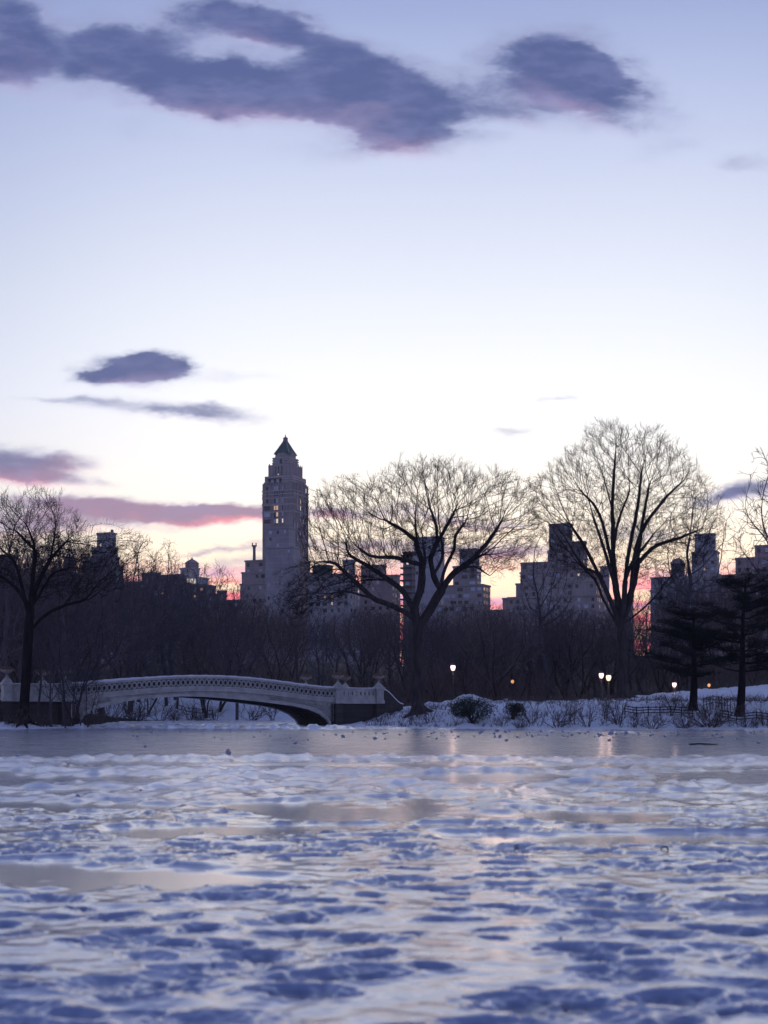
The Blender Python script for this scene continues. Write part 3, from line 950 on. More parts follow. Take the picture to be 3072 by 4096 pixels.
def densify(pts, step):
    pts = np.asarray(pts, float); out = [pts[0]]
    # Catmull-Rom through the measured points
    Q = np.vstack([2 * pts[0] - pts[1], pts, 2 * pts[-1] - pts[-2]])
    for i in range(len(pts) - 1):
        p0, p1, p2, p3 = Q[i:i + 4]; n = max(1, int(np.linalg.norm(p2 - p1) / step))
        for k in range(1, n + 1):
            t = k / n
            out.append(.5 * ((2 * p1) + (-p0 + p2) * t + (2 * p0 - 5 * p1 + 4 * p2 - p3) * t * t + (-p0 + 3 * p1 - 3 * p2 + p3) * t ** 3))
    return np.array(out)


def in_poly(x, y, poly):
    c = False; n = len(poly); c = np.zeros(len(x), bool)
    for i in range(n):
        (x0, y0), (x1, y1) = poly[i], poly[(i + 1) % n]
        cr = (y0 > y) != (y1 > y)
        with np.errstate(divide='ignore', invalid='ignore'):
            c ^= cr & (x < (x1 - x0) * (y - y0) / (y1 - y0) + x0)
    return c


def hero(name, Y, base, trunk, limbs, crown, depth, natt, label, group, tip=.011, trunk_r=.55, step=.28, di=2.6, dk=.5, seed=1, twig=(.035, 2, .55), limb_r=.075, up=.25, mat='bark', flare=None, wob=.08, rexp=2.35, twigr=None, flow=.7, keep=.78, fork_up=0.0):
    """One large tree: traced main limbs in metres, then fine branches grown into its crown volume."""
    g = np.random.default_rng(seed)
    bx, by = (base[0] - CX) * Y / F, Y
    bz = gz(bx, by) - .1
    o = Vector((bx, by, bz))

    def loc(px, py, dy):
        return np.array(at(px, py, Y + dy) - o)
    tp = [np.array([0, 0, 0])] + [loc(*p) for p in trunk]
    pos = list(densify(tp, step)); par = [0] + list(range(len(pos) - 1))
    for L in limbs:
        pl = [loc(*p) for p in L]
        A = np.array(pos); d = np.linalg.norm(A - pl[0], axis=1); j = int(d.argmin())
        nk = max(2, int(round(len(pl) * keep))); pl = pl[:nk]
        q = densify([A[j]] + pl[(1 if d[j] < step * 1.5 else 0):], step); q[1:] += g.normal(0, wob * step, (len(q) - 1, 3))
        prev = j
        for p in q[1:]:
            pos.append(p); par.append(prev); prev = len(pos) - 1
    xs = [p[0] for p in crown]; ys = [p[1] for p in crown]; pts = []
    while len(pts) < natt:
        px = g.uniform(min(xs), max(xs), 4000); py = g.uniform(min(ys), max(ys), 4000); ok = in_poly(px, py, crown); px, py = px[ok], py[ok]
        cx_, cy_ = (min(xs) + max(xs)) / 2, (min(ys) + max(ys)) / 2
        rr = np.clip(1 - ((px - cx_) / (max(xs) - min(xs)) * 1.7) ** 2, .15, 1) ** .5
        dy = g.uniform(-1, 1, len(px)) * depth * rr
        pts += [loc(a, b, c) + g.normal(0, .38, 3) for a, b, c in zip(px, py, dy)]
    attr = np.array(pts[:natt])
    fork = tp[-1] - np.array([0, 0, fork_up])
    P, pr_ = colonize(pos, par, attr, step, di, dk, 110, (0, 0, up * .25), .10, seed, fork, flow)
    r = radii(P, pr_, tip, rexp, trunk_r)
    r = r * (1 + .38 * ss(r, .025, .09) * (1 - ss(r, .26, .42)))
    root = empty(name, o, 0, label, 'tree', group)
    Tt = Tubes(); Tc = Tubes()
    for n, c in enumerate(chains(P, pr_, r)):
        p, q = chain_pts(P, r, c)
        if n == 0:
            if flare:
                h = p[:, 2]; q = q * (1 + flare * np.exp(-np.maximum(h, 0) / .55))
            Tt.add(p, q, 14)
            for k in range(7 if flare else 0):
                a = k * 6.283 / 7 + g.uniform(-.3, .3); L = g.uniform(1.0, 2.1); dr = np.array([math.cos(a), math.sin(a), 0])
                rt = [dr * trunk_r * .45 + [0, 0, .85], dr * (trunk_r + .18) + [0, 0, .34], dr * (trunk_r + .5 * L) + [0, 0, .05], dr * (trunk_r + L) + [0, 0, -.35]]
                zz = [gz(bx + v[0], by + v[1]) - bz for v in rt]; rt = [np.array([v[0], v[1], z_ + dz]) for v, z_, dz in zip(rt, zz, (.75, .24, .02, -.12))]
                Tt.add(rt, [.24, .18, .11, .04], 6)
        elif q[1] > limb_r:
            Tl = Tubes(); Tl.add(p, q, 9); link('limb', Tl.mesh('limb', M[mat]), root)
        else:
            Tc.add(p, q, sides(q[0]))
    twig_spray(Tc, P, pr_, r, twig[0], twig[1], twig[2], g, twigr or tip * .9, up, .5, 0.0, fork, .8)
    link('trunk', Tt.mesh('trunk', M[mat]), root)
    link('crown', Tc.mesh('crown', M['twig' if mat == 'bark' else mat]), root)
    return root


elm_crown = [(1245, 2290), (1225, 2110), (1262, 1985), (1370, 1935), (1475, 1960), (1520, 1915), (1600, 1880), (1720, 1850), (1820, 1862), (1910, 1905), (2010, 1905), (2090, 1935), (2145, 1990), (2165, 2080), (2110, 2190),
             (2060, 2290), (1900, 2300), (1760, 2230), (1600, 2250), (1480, 2330), (1330, 2420), (1190, 2460), (1120, 2400), (1180, 2330)]
hero('elm_tree', 112, (1672, 2820), [(1670, 2700, 0), (1665, 2610, 0), (1668, 2555, 0), (1674, 2515, 0)], [
    [(1674, 2515, 0), (1722, 2437, .4), (1765, 2364, .8), (1805, 2304, .6), (1865, 2256, 0), (1929, 2218, -.8), (2028, 2192, -1.5), (2095, 2120, -2)],
    [(1674, 2515, 0), (1657, 2437, -.3), (1684, 2350, -.5), (1688, 2251, -.2), (1672, 2198, .2), (1664, 2132, .6), (1660, 2078, 1), (1645, 2000, 1.4), (1625, 1920, 1.6)],
    [(1765, 2364, .8), (1737, 2310, .2), (1723, 2231, -.6), (1747, 2171, -1.2), (1743, 2098, -1.8), (1717, 2025, -2.4), (1710, 1952, -3), (1735, 1860, -3.4)],
    [(1765, 2330, .8), (1785, 2262, 1.8), (1816, 2198, 2.6), (1822, 2145, 3.2), (1863, 2085, 3.8), (1896, 2010, 4.4), (1935, 1930, 4.8)],
    [(1664, 2495, 0), (1645, 2468, -.6), (1604, 2440, -1.4), (1524, 2407, -2.6), (1458, 2384, -3.6), (1385, 2366, -4.4), (1299, 2377, -5), (1233, 2402, -5.4), (1165, 2446, -5.6)],
    [(1655, 2440, .2), (1611, 2364, 1.2), (1551, 2317, 2.2), (1471, 2264, 3.4), (1398, 2218, 4.2), (1385, 2171, 4.6), (1352, 2098, 5), (1322, 2030, 5.2)],
    [(1490, 2396, -3), (1418, 2324, -3), (1365, 2277, -2.6), (1332, 2251, -2.4), (1246, 2246, -2), (1166, 2275, -1.8)],
    [(1686, 2264, -.3), (1640, 2246, -1.6), (1577, 2231, -2.8), (1485, 2224, -3.8), (1418, 2178, -4.6), (1340, 2150, -5)],
    [(1668, 2160, .4), (1610, 2120, 1.4), (1540, 2080, 2.2), (1500, 2030, 2.6)],
    [(1835, 2280, .4), (1900, 2268, 2), (1960, 2305, 3), (2005, 2370, 3.4)],
    [(1880, 2245, -.4), (1950, 2170, .8), (2010, 2080, 1.6), (2050, 1990, 2)],
    [(1745, 2171, -1.2), (1790, 2100, -2.4), (1830, 2020, -3.4), (1850, 1930, -4)],
    [(1551, 2317, 2.2), (1500, 2320, 4), (1440, 2350, 5.4)],
    [(1690, 2300, -.4), (1700, 2240, -2.5), (1690, 2160, -4.5), (1640, 2090, -6)],
    [(1740, 2290, .4), (1770, 2220, 3), (1760, 2120, 5.5), (1730, 2000, 6.8)],
], elm_crown, 6.5, 6200, 'big bare vase shaped elm with flared roots on the snowy bank beside the bridge', None,
    tip=.0085, trunk_r=.42, step=.21, di=3.4, dk=.38, seed=5, twig=(.014, 2, .6), limb_r=.075, flare=.95, rexp=2.2, twigr=.0085)

oak_crown = [(2140, 2090), (2125, 1950), (2175, 1900), (2255, 1835), (2330, 1790), (2350, 1735), (2410, 1705), (2490, 1712), (2545, 1770), (2570, 1740), (2640, 1735), (2700, 1790), (2760, 1855), (2810, 1930), (2860, 2000), (2875, 2100), (2850, 2200), (2760, 2300), (2650, 2370),
             (2560, 2330), (2420, 2330), (2330, 2330), (2220, 2250)]
hero('fan_tree', 140, (2486, 2790), [(2488, 2700, 0), (2488, 2620, 0), (2488, 2545, 0), (2490, 2490, 0)], [
    [(2488, 2530, 0), (2446, 2412, -.5), (2394, 2296, -1), (2342, 2193, -1.4), (2284, 2102, -2), (2213, 2012, -2.4), (2140, 1935, -3)],
    [(2490, 2490, 0), (2465, 2361, .6), (2452, 2219, 1), (2449, 2051, 1.6), (2414, 1908, 2.2), (2394, 1799, 2.6), (2381, 1712, 3)],
    [(2490, 2490, 0), (2501, 2328, -.8), (2517, 2199, -1.6), (2549, 2038, -2.4), (2569, 1876, -3), (2578, 1757, -3.4)],
    [(2490, 2490, 0), (2536, 2328, 1), (2556, 2199, 1.8), (2573, 2070, 2.6), (2600, 1928, 3.4), (2646, 1812, 4), (2672, 1755, 4.2)],
    [(2525, 2380, .6), (2540, 2212, 0), (2575, 2109, -.6), (2646, 2012, -1.2), (2724, 1928, -1.8), (2775, 1863, -2.4)],
    [(2547, 2260, 1.4), (2620, 2186, 2), (2711, 2154, 2.6), (2808, 2115, 3), (2862, 2064, 3.2)],
    [(2478, 2535, 0), (2420, 2412, 1.4), (2381, 2322, 2.4), (2310, 2251, 3.2), (2213, 2199, 4)],
    [(2449, 2051, 1.6), (2455, 1908, .8), (2465, 1779, 0), (2478, 1695, -.4)],
    [(2505, 2500, 0), (2582, 2425, -1), (2646, 2361, -1.8), (2743, 2296, -2.6)],
    [(2446, 2300, .8), (2400, 2064, 3), (2322, 1960, 4), (2258, 1844, 4.8)],
    [(2501, 2328, -.8), (2530, 2250, -2.4), (2620, 2130, -4), (2700, 2060, -5)],
    [(2452, 2219, 1), (2470, 2100, 3.4), (2520, 1960, 5), (2530, 1850, 5.8)],
    [(2394, 2296, -1), (2330, 2260, -2.6), (2260, 2150, -4), (2180, 2080, -4.8)],
    [(2470, 2400, .4), (2430, 2240, -3), (2370, 2060, -5), (2330, 1920, -6)],
], oak_crown, 7.0, 5800, 'tall bare fan shaped tree with many ascending limbs behind the twin lamps', None,
    tip=.0095, trunk_r=.50, step=.26, di=3.8, dk=.46, seed=9, twig=(.015, 2, .75), limb_r=.09, up=.4, flare=.35, rexp=2.2, twigr=.0095, flow=.55, fork_up=2.0)

left_crown = [(-200, 2120), (-120, 2060), (-20, 2040), (30, 1975), (90, 2030), (150, 1985), (210, 2000), (250, 2080), (330, 2090), (350, 2190), (470, 2170), (560, 2150), (530, 2270), (420, 2370), (250, 2400), (60, 2350), (-100, 2330), (-200, 2250)]
hero('bare_bank_tree', 101.5, (92, 2912), [(98, 2800, 0), (106, 2680, 0), (112, 2560, 0), (116, 2480, 0)], [
    [(116, 2480, 0), (151, 2334, .4), (199, 2238, .8), (217, 2153, 1), (223, 2069, 1.4), (190, 1990, 1.8)],
    [(116, 2470, 0), (90, 2360, -.6), (66, 2262, -1), (36, 2225, -1.4), (0, 2190, -2), (-70, 2130, -3)],
    [(118, 2440, 0), (130, 2322, -.6), (139, 2201, -1.2), (102, 2081, -2), (84, 1992, -2.4)],
    [(114, 2525, 0), (181, 2461, .6), (271, 2418, 1.2), (338, 2400, 1.8), (374, 2358, 2), (446, 2262, 2.4), (518, 2180, 3)],
    [(120, 2430, 0), (145, 2400, 1), (211, 2298, 2.4), (289, 2268, 3.2), (345, 2150, 4)],
    [(100, 2400, -.4), (40, 2330, 1.6), (-40, 2280, 3), (-140, 2260, 4)],
    [(199, 2238, .8), (270, 2160, -.8), (320, 2090, -2)],
    [(139, 2201, -1.2), (60, 2120, 1), (20, 2020, 2)],
], left_crown, 5.0, 3600, 'dark bare tree leaning over the left bank with long limbs sweeping right', None,
    tip=.0085, trunk_r=.25, step=.23, di=3.2, dk=.42, seed=12, twig=(.014, 2, .6), limb_r=.06, mat='bark_dark', flare=.4, rexp=2.2, twigr=.0085)

# ---------------------------------------------------------------- the wood behind the water
def grow_tree(H, Wd, kind, natt, trunk_r, seed, tip=.014, step=.42, tw=(.035, 2, .7), base_z=.3):
    g = np.random.default_rng(seed)
    pos = [np.zeros(3)]; par = [0]
    stems = {'single': 1, 'multi': 4, 'narrow': 1, 'arch': 2}[kind]
    for s in range(stems):
        a = g.uniform(0, 6.28); lean = .05 if stems == 1 else g.uniform(.18, .4); prev = 0; d = np.array([math.cos(a) * lean, math.sin(a) * lean, 1.0])
        hh = H * (base_z + (.25 if kind == 'narrow' else 0.0)) * g.uniform(.8, 1.1)
        p = np.zeros(3)
        for k in range(max(3, int(hh / step))):
            d = unit(d + g.normal(0, .05, 3) + (np.array([math.cos(a), math.sin(a), 0]) * .04 if kind == 'arch' else 0)); p = p + d * step; pos.append(p.copy()); par.append(prev); prev = len(pos) - 1
    q = []
    while len(q) < natt:
        v = g.uniform(-1, 1, (4000, 3)); r = np.linalg.norm(v, axis=1); v = v[(r < 1) & (r > .15)]
        z = v[:, 2]; lo = H * base_z * .75
        sq = np.where(z < -.3, .75, 1.0)
        q += list(np.stack([v[:, 0] * Wd * .5 * sq, v[:, 1] * Wd * .5 * sq, lo + (H - lo) * (z + 1) / 2], 1))
    attr = np.array(q[:natt]); attr += .5 * np.stack([perlin(attr[:, 0] * .4, attr[:, 2] * .4, seed), perlin(attr[:, 1] * .4, attr[:, 2] * .4, seed + 1), perlin(attr[:, 0] * .4, attr[:, 1] * .4, seed + 2)], 1)
    P, pr_ = colonize(pos, par, attr, step, 3.5, .62, 70, (0, 0, .12), .14, seed)
    r = radii(P, pr_, tip, 2.4, trunk_r)
    Tt, Tc = Tubes(), Tubes()
    for c in chains(P, pr_, r):
        p, w = chain_pts(P, r, c); (Tt if w[1] > trunk_r * .38 else Tc).add(p, w, min(6, sides(w[0])))
    twig_spray(Tc, P, pr_, r, tw[0], tw[1], tw[2], g, tip * .9, .3)
    return Tt, Tc


WOOD = []
for i, (H, Wd, kind, natt, tr) in enumerate(((13, 9, 'single', 900, .22), (12, 10, 'multi', 950, .20), (15, 7, 'narrow', 850, .22), (11, 10, 'arch', 900, .18), (14, 9, 'single', 1000, .26), (9, 8, 'multi', 900, .15), (13, 11, 'arch', 1000, .24))):
    Tt, Tc = grow_tree(H, Wd, kind, natt, tr, 100 + i)
    wm = M[('wood_bark', 'wood_brown', 'wood_grey', 'wood_grey', 'wood_bark', 'wood_brown', 'wood_bark')[i]]; WOOD.append((H, Tt.mesh('trunk', M['bark'] if i % 2 else wm), Tc.mesh('crown', wm)))
print('wood verts', sum(len(w[2].vertices) for w in WOOD))


def wood_tree(v, x, y, H, rz, label, group, name='bare_tree', wide=1.0):
    h0, a, b = WOOD[v]
    k = H / h0
    r = empty(name, (x, y, gz(x, y) - .15), rz, label, 'tree', group); r.scale = (k * wide, k * wide, k)
    link('trunk', a, r); link('crown', b, r)
    return r


def top_row(px):
    return float(np.interp(px, [-400, 0, 200, 350, 500, 600, 750, 900, 1000, 1200, 1500, 1800, 2100, 2400, 2600, 2800, 3072, 3400], [2090, 2130, 2160, 2190, 2200, 2240, 2270, 2295, 2350, 2390, 2400, 2415, 2390, 2420, 2375, 2290, 2235, 2200]))


g_ = np.random.default_rng(77)
GROUPS = (('bare brown tree in the dense dark wood behind the bridge', 'bare trees in the wood behind the bridge'),
          ('bare brown tree in the dusky wood behind the street lamps', 'bare trees in the wood behind the street lamps'))
for Y0, n, f in ((176, 22, .80), (192, 24, .88), (212, 25, .93), (236, 26, .97), (264, 26, 1.0), (300, 24, 1.0)):
    for i in range(n):
        px = -330 + (i + g_.uniform(.1, .9)) * (3700 / n)
        Yt = Y0 + g_.uniform(-8, 8); x = (px - CX) * Yt / F
        if shore_dist(np.array([x]), np.array([Yt]))[0] < 1.5: continue
        H = ((HY - top_row(px)) * Yt / F + HC - gz(x, Yt)) * f * (g_.uniform(.66, 1.0) if g_.random() < .75 else g_.uniform(1.0, 1.16))
        lb, gr = GROUPS[0 if px < 1640 else 1]
        wood_tree(int(g_.integers(0, 7)), x, Yt, max(H, 5.5), g_.uniform(0, 6.28), lb, gr, wide=g_.uniform(.9, 1.25))
for i in range(26):                          # nearer row on the right hand land and on the left
    px = (1700 + i * 62 + g_.uniform(-25, 25)) if i < 18 else (-250 + (i - 18) * 85)
    Yt = g_.uniform(150, 166) if i < 18 else g_.uniform(122, 150); x = (px - CX) * Yt / F
    if shore_dist(np.array([x]), np.array([Yt]))[0] < 1.5: continue
    H = ((HY - top_row(px)) * Yt / F + HC - gz(x, Yt)) * g_.uniform(.6, 1.0)
    lb, gr = GROUPS[0 if px < 1640 else 1]
    wood_tree(int(g_.integers(0, 7)), x, Yt, max(H, 4.5), g_.uniform(0, 6.28), lb, gr)


def single(v, px, top, Yt, label, wide=1.0, rz=0.3, name='bare_tree'):
    x = (px - CX) * Yt / F; H = (HY - top) * Yt / F + HC - gz(x, Yt)
    return wood_tree(v, x, Yt, H, rz, label, None, name, wide)


single(2, 2188, 2110, 150, 'slim straight bare tree between the elm and the fan shaped tree', .8)
single(2, 2785, 1950, 158, 'pale thin bare tree rising behind the left pine', .95, 1.4)
single(4, 3250, 1700, 122, 'bare tree whose twigs reach in at the right edge', .95, 2.0)
single(2, 665, 2150, 178, 'thin bare tree standing above the wood before the flat roofed blocks', .8, 2.2)
single(0, 520, 2130, 172, 'bare tree with a fan of twigs beside the stepped dark block on the left', 1.0, .5)
single(5, 1985, 2420, 138, 'rounded bushy brown tree to the right of the single lamp', 1.25, .9)
single(5, 1740, 2600, 142, 'low bushy brown tree behind the single lamp post', 1.2, 2.9)
single(3, 300, 2420, 104, 'thin many stemmed tree at the left end of the bridge', .8, 1.2)
single(2, 262, 2560, 101.2, 'thin dark stem standing just left of the first bridge pier', .6, 1.9)
single(3, 335, 2640, 101.6, 'leaning clump of thin stems at the tip of the left bank', .7, .4)
single(2, 150, 2420, 103, 'thin dark stem close right of the big bank tree', .6, 5.1)
single(0, 206, 2480, 102, 'slender dark sapling between the left bank tree and the bridge', .6, 3.2)
single(0, 10, 2020, 124, 'bare tree overlapping the left edge behind the big bank tree', 1.0, .7)
single(4, 265, 2080, 134, 'bare tree rising just right of the big bank tree crown', .9, 2.6)
single(6, 415, 2170, 146, 'spreading bare tree before the grey stepped tower', 1.0, 4.0)
for px, py, Yq, top, v, lb in ((592, 2852, 171, 2560, 3, 'dark leaning tree seen under the left part of the arch'), (708, 2832, 176, 2480, 0, 'dark tree trunk seen under the middle of the arch'),
                              (948, 2878, 168.5, 2450, 4, 'thick dark trunk seen under the right part of the arch'), (812, 2850, 174, 2520, 1, 'forked dark tree seen under the crown of the arch')):
    single(v, px, top, Yq, lb, .9, px * .01)

# understorey nobody could count
U_ = Tubes(); g_ = np.random.default_rng(5)
for i in range(5200):
    Yt = g_.uniform(128, 235); px = g_.uniform(-250, 3350); x = (px - CX) * Yt / F
    d = shore_dist(np.array([x]), np.array([Yt]))[0]
    lim_ = 127 + 26 * float(ss(x, 12, 26)) if x > -9 else (190 if x > -28 else 118)
    if d < 2 or Yt < lim_ + 1.5: continue
    b = np.array([x, Yt, gz(x, Yt) - .1]); h = g_.uniform(1.2, 4.2); d0 = unit(np.array([g_.normal(0, .35), g_.normal(0, .35), 1]))
    p1 = b + d0 * h * .4; d1 = unit(d0 + g_.normal(0, .2, 3)); p2 = p1 + d1 * h * .35; p3 = p2 + unit(d1 + g_.normal(0, .35, 3)) * h * .35
    U_.add([b, p1, p2, p3], [.028, .022, .016, .008], 3)
    for k in range(6):
        t = g_.uniform(.25, 1); q = p1 + (p2 - p1) * (t * 2 - .5) if t < .75 else p2; e = unit(d1 + g_.normal(0, .6, 3)); L = h * g_.uniform(.2, .45)
        m = q + e * L * .5; U_.add([q, m, m + unit(e + g_.normal(0, .35, 3) + [0, 0, .2]) * L * .5], [.014, .012, .006], 3)
tag(link('undergrowth', U_.mesh('undergrowth', M['shrub_twig'])), 'dense brown leafless undergrowth below the bare trees', 'undergrowth', None, 'stuff')


# ---------------------------------------------------------------- shrubs on the banks
def shrub_mesh(seed, h, w, nst, lean=.75):
    g = np.random.default_rng(seed); T = Tubes()

    def br(p, d, L, r, dep):
        n = 4; pts = [p]; q = p.copy(); e = d.copy()
        for k in range(n):
            e = unit(e + g.normal(0, .16, 3) + np.array([0, 0, .03])); q = q + e * L / n; pts.append(q.copy())
        T.add(pts, np.linspace(r, r * .5, n + 1), 4 if r > .015 else 3)
        if dep > 0:
            for k in range(int(g.integers(3, 5))):
                j = int(g.integers(1, n + 1)); e2 = unit((pts[j] - pts[j - 1]) / (L / n) + g.normal(0, .55, 3) + np.array([0, 0, .12])); br(pts[j], e2, L * g.uniform(.4, .7), r * .55, dep - 1)
    for s in range(nst):
        a = 6.283 * s / nst + g.uniform(-.4, .4); ln = g.uniform(.15, lean)
        br(np.array([math.cos(a) * .08, math.sin(a) * .08, -.1]), unit(np.array([math.cos(a) * ln * w / h * .9, math.sin(a) * ln * w / h * .9, 1])), h * g.uniform(.55, .8), .024, 3)
    return T.mesh('shrub', M['shrub_twig'])


SH = [shrub_mesh(1, 1.7, 2.2, 7), shrub_mesh(2, 1.3, 1.4, 6), shrub_mesh(3, 1.6, 3.2, 10, 1.1), shrub_mesh(4, 2.0, 1.6, 5), shrub_mesh(5, 1.2, 2.4, 16, 1.0)]


def bank_y(px, py):                         # where a bearing and row meet the ground
    for Yq in np.arange(96, 185, .25):
        x = (px - CX) * Yq / F; z = gz(x, Yq)
        if z > 0.05 and HY - (z - HC) * F / Yq <= py: return Yq
    return 110.0


def shrub(v, px, py, k, label, group='leafless shrubs on the snowy banks', rz=None):
    Yq = bank_y(px, py); x = (px - CX) * Yq / F
    o = link('shrub', SH[v]); o.location = (x, Yq, gz(x, Yq) - .05); o.rotation_euler = (0, 0, px * .37 if rz is None else rz); o.scale = (k * 1.25, k * 1.25, k * 1.25)
    tag(o, label, 'shrub', group)


for v, px, py, k, lb in ((3, 1716, 2893, .85, 'thin leafless shrub on the snow left of the dark evergreen bush'), (1, 1640, 2898, .8, 'small leafless shrub on the snow slope below the elm'),
                         (0, 2130, 2895, .95, 'leafless shrub with forked stems beside the smaller evergreen'), (2, 2232, 2910, 1.15, 'wide spreading leafless shrub leaning both ways over the bank'),
                         (0, 2352, 2904, .95, 'leafless shrub left of the twin lamp post'), (0, 2472, 2898, 1.15, 'tangled leafless shrub right of the twin lamp post'), (1, 2540, 2912, .9, 'small leafless shrub at the left end of the low rail fence'),
                         (2, 2610, 2915, .8, 'low sprawling shrub under the rail fence'), (4, 2842, 2908, 1.5, 'dense dark twiggy bush between the two pines'), (2, 2985, 2910, .8, 'low leafless shrub below the right pine'),
                         (0, 2692, 2850, .9, 'shrub behind the rail fence left of the left pine'), (4, 2080, 2912, .5, 'small dark tuft of twigs at the shoreline'), (1, 1560, 2880, .7, 'sprig of twigs on the bare snow beside the bridge end'),
                         (3, 2290, 2890, .8, 'upright leafless shrub behind the spreading one'), (1, 2420, 2880, .9, 'small shrub directly before the twin lamp post'), (4, 2740, 2912, .8, 'brushy dark bush below the left pine'),
                         (0, 3060, 2905, .9, 'leafless shrub at the right edge of the bank'), (0, 2010, 2905, .7, 'bare stems between the two evergreen bushes')):
    shrub(v, px, py, k, lb)
for v, px, py, k, lb in ((2, 60, 2905, .8, 'shrub beside the foot of the big left bank tree'), (0, 180, 2908, .75, 'shrub between the bank tree and the sapling'), (2, 340, 2915, .8, 'sprawling twigs at the tip of the left bank'),
                         (1, 400, 2912, .8, 'fine twigs leaning over the ice from the left bank'), (3, 20, 2890, .7, 'thin upright shrub at the left edge'), (0, 270, 2900, .9, 'shrub before the stone abutment on the left'),
                         (2, 640, 2882, 1.6, 'branching shrub on the far snow seen through the arch'), (0, 760, 2880, 1.5, 'shrub on the far snow under the middle of the arch'), (0, 860, 2882, 1.4, 'shrub on the far snow left of the thick trunk'),
                         (2, 1010, 2885, 1.5, 'shrub on the far snow right of the thick trunk'), (3, 1090, 2885, 1.5, 'upright shrub on the far snow near the right abutment'), (4, 540, 2885, 1.8, 'dark bush on the far bank at the left of the arch'),
                         (4, 700, 2886, .9, 'dark low tuft at the far shoreline'), (4, 800, 2886, 1.1, 'dark tuft beside the far shoreline under the arch crown')):
    shrub(v, px, py, k, lb)

wd = Tubes(); g_ = np.random.default_rng(41)
for i in range(4600):
    x = g_.uniform(-3, 34) if i < 3600 else g_.uniform(-34, -23); yv = g_.uniform(97, 124) if i < 3600 else g_.uniform(99, 112)
    d = shore_dist(np.array([x]), np.array([yv]))[0]
    if d < .5 or perlin(x * .35, yv * .35, 81) < -.12: continue
    b = np.array([x, yv, gz(x, yv) - .05])
    for q in range(3):
        e = unit(np.array([g_.normal(0, .55), g_.normal(0, .55), 1])); L = g_.uniform(.25, .85); m = b + e * L * .55
        wd.add([b, m, m + unit(e + g_.normal(0, .45, 3)) * L * .45], [.012, .010, .005], 3)
tag(link('dead_weeds', wd.mesh('dead_weeds', M['shrub_twig'])), 'dry dead weed stems poking through the snow of the banks', 'weeds', None, 'stuff')

# brushy dark bank under the left end of the arch
gb = Tubes(); g_ = np.random.default_rng(31)
for i in range(900):
    t = g_.random(); x = -25 - 3.5 * t + g_.normal(0, .7); yv = 116 + 44 * t
    if shore_dist(np.array([x]), np.array([yv]))[0] < .2: continue
    b = np.array([x, yv, gz(x, yv) - .05]); e = unit(np.array([g_.normal(.3, .5), g_.normal(0, .5), 1])); L = g_.uniform(.8, 2.4)
    gb.add([b, b + e * L * .5, b + e * L * .5 + unit(e + g_.normal(0, .4, 3)) * L * .5], [.03, .022, .008], 3)
tag(link('brushwood', gb.mesh('brushwood', M['shrub_twig'])), 'tangle of dark brushwood on the shaded bank under the left of the arch', 'brushwood', None, 'stuff')


def evergreen(px, py, w, h, n, label, seed):
    g = np.random.default_rng(seed); Yq = bank_y(px, py); x = (px - CX) * Yq / F
    r = empty('evergreen_bush', (x, Yq, gz(x, Yq)), 0, label, 'bush', 'evergreen bushes on the bank')
    T = Tubes(); V = []; Q = []
    lob = [(g.uniform(-.3, .3) * w, g.uniform(-.2, .2) * w, g.uniform(.35, .72) * h, g.uniform(.22, .36) * w) for _ in range(9)]
    for i in range(14):
        l = lob[i % 9]; tip = np.array([l[0] * 1.2, l[1] * 1.2, l[2] + .1]); T.add([[g.normal(0, .1), g.normal(0, .1), -.1], tip * .5 + g.normal(0, .05, 3), tip], [.035, .025, .012], 4)
    for i in range(n):
        l = lob[int(g.integers(0, 9))]; d = unit(g.normal(0, 1, 3)); rr = l[3] * g.uniform(.55, 1.08)
        c = np.array(l[:3]) + d * rr * np.array([1, 1, .72])
        if c[2] < .12: continue
        ax = unit(d + g.normal(0, .5, 3) + [0, 0, .1]); sd_ = unit(np.cross(ax, g.normal(0, 1, 3))); L = g.uniform(.09, .15); b = len(V)
        V += [c, c + ax * L * .5 + sd_ * .032, c + ax * L - [0, 0, .02], c + ax * L * .5 - sd_ * .032]; Q.append((b, b + 1, b + 2, b + 3))
    link('stems', T.mesh('stems', M['bark']), r); link('foliage', mesh_np('foliage', V, np.array(Q), M['leaf'], False), r)


evergreen(1893, 2893, 3.1, 2.0, 5200, 'larger dark evergreen bush in the snow near the single lamp', 3)
evergreen(2050, 2880, 1.7, 1.25, 1700, 'smaller half bare evergreen bush beside the larger one', 4)


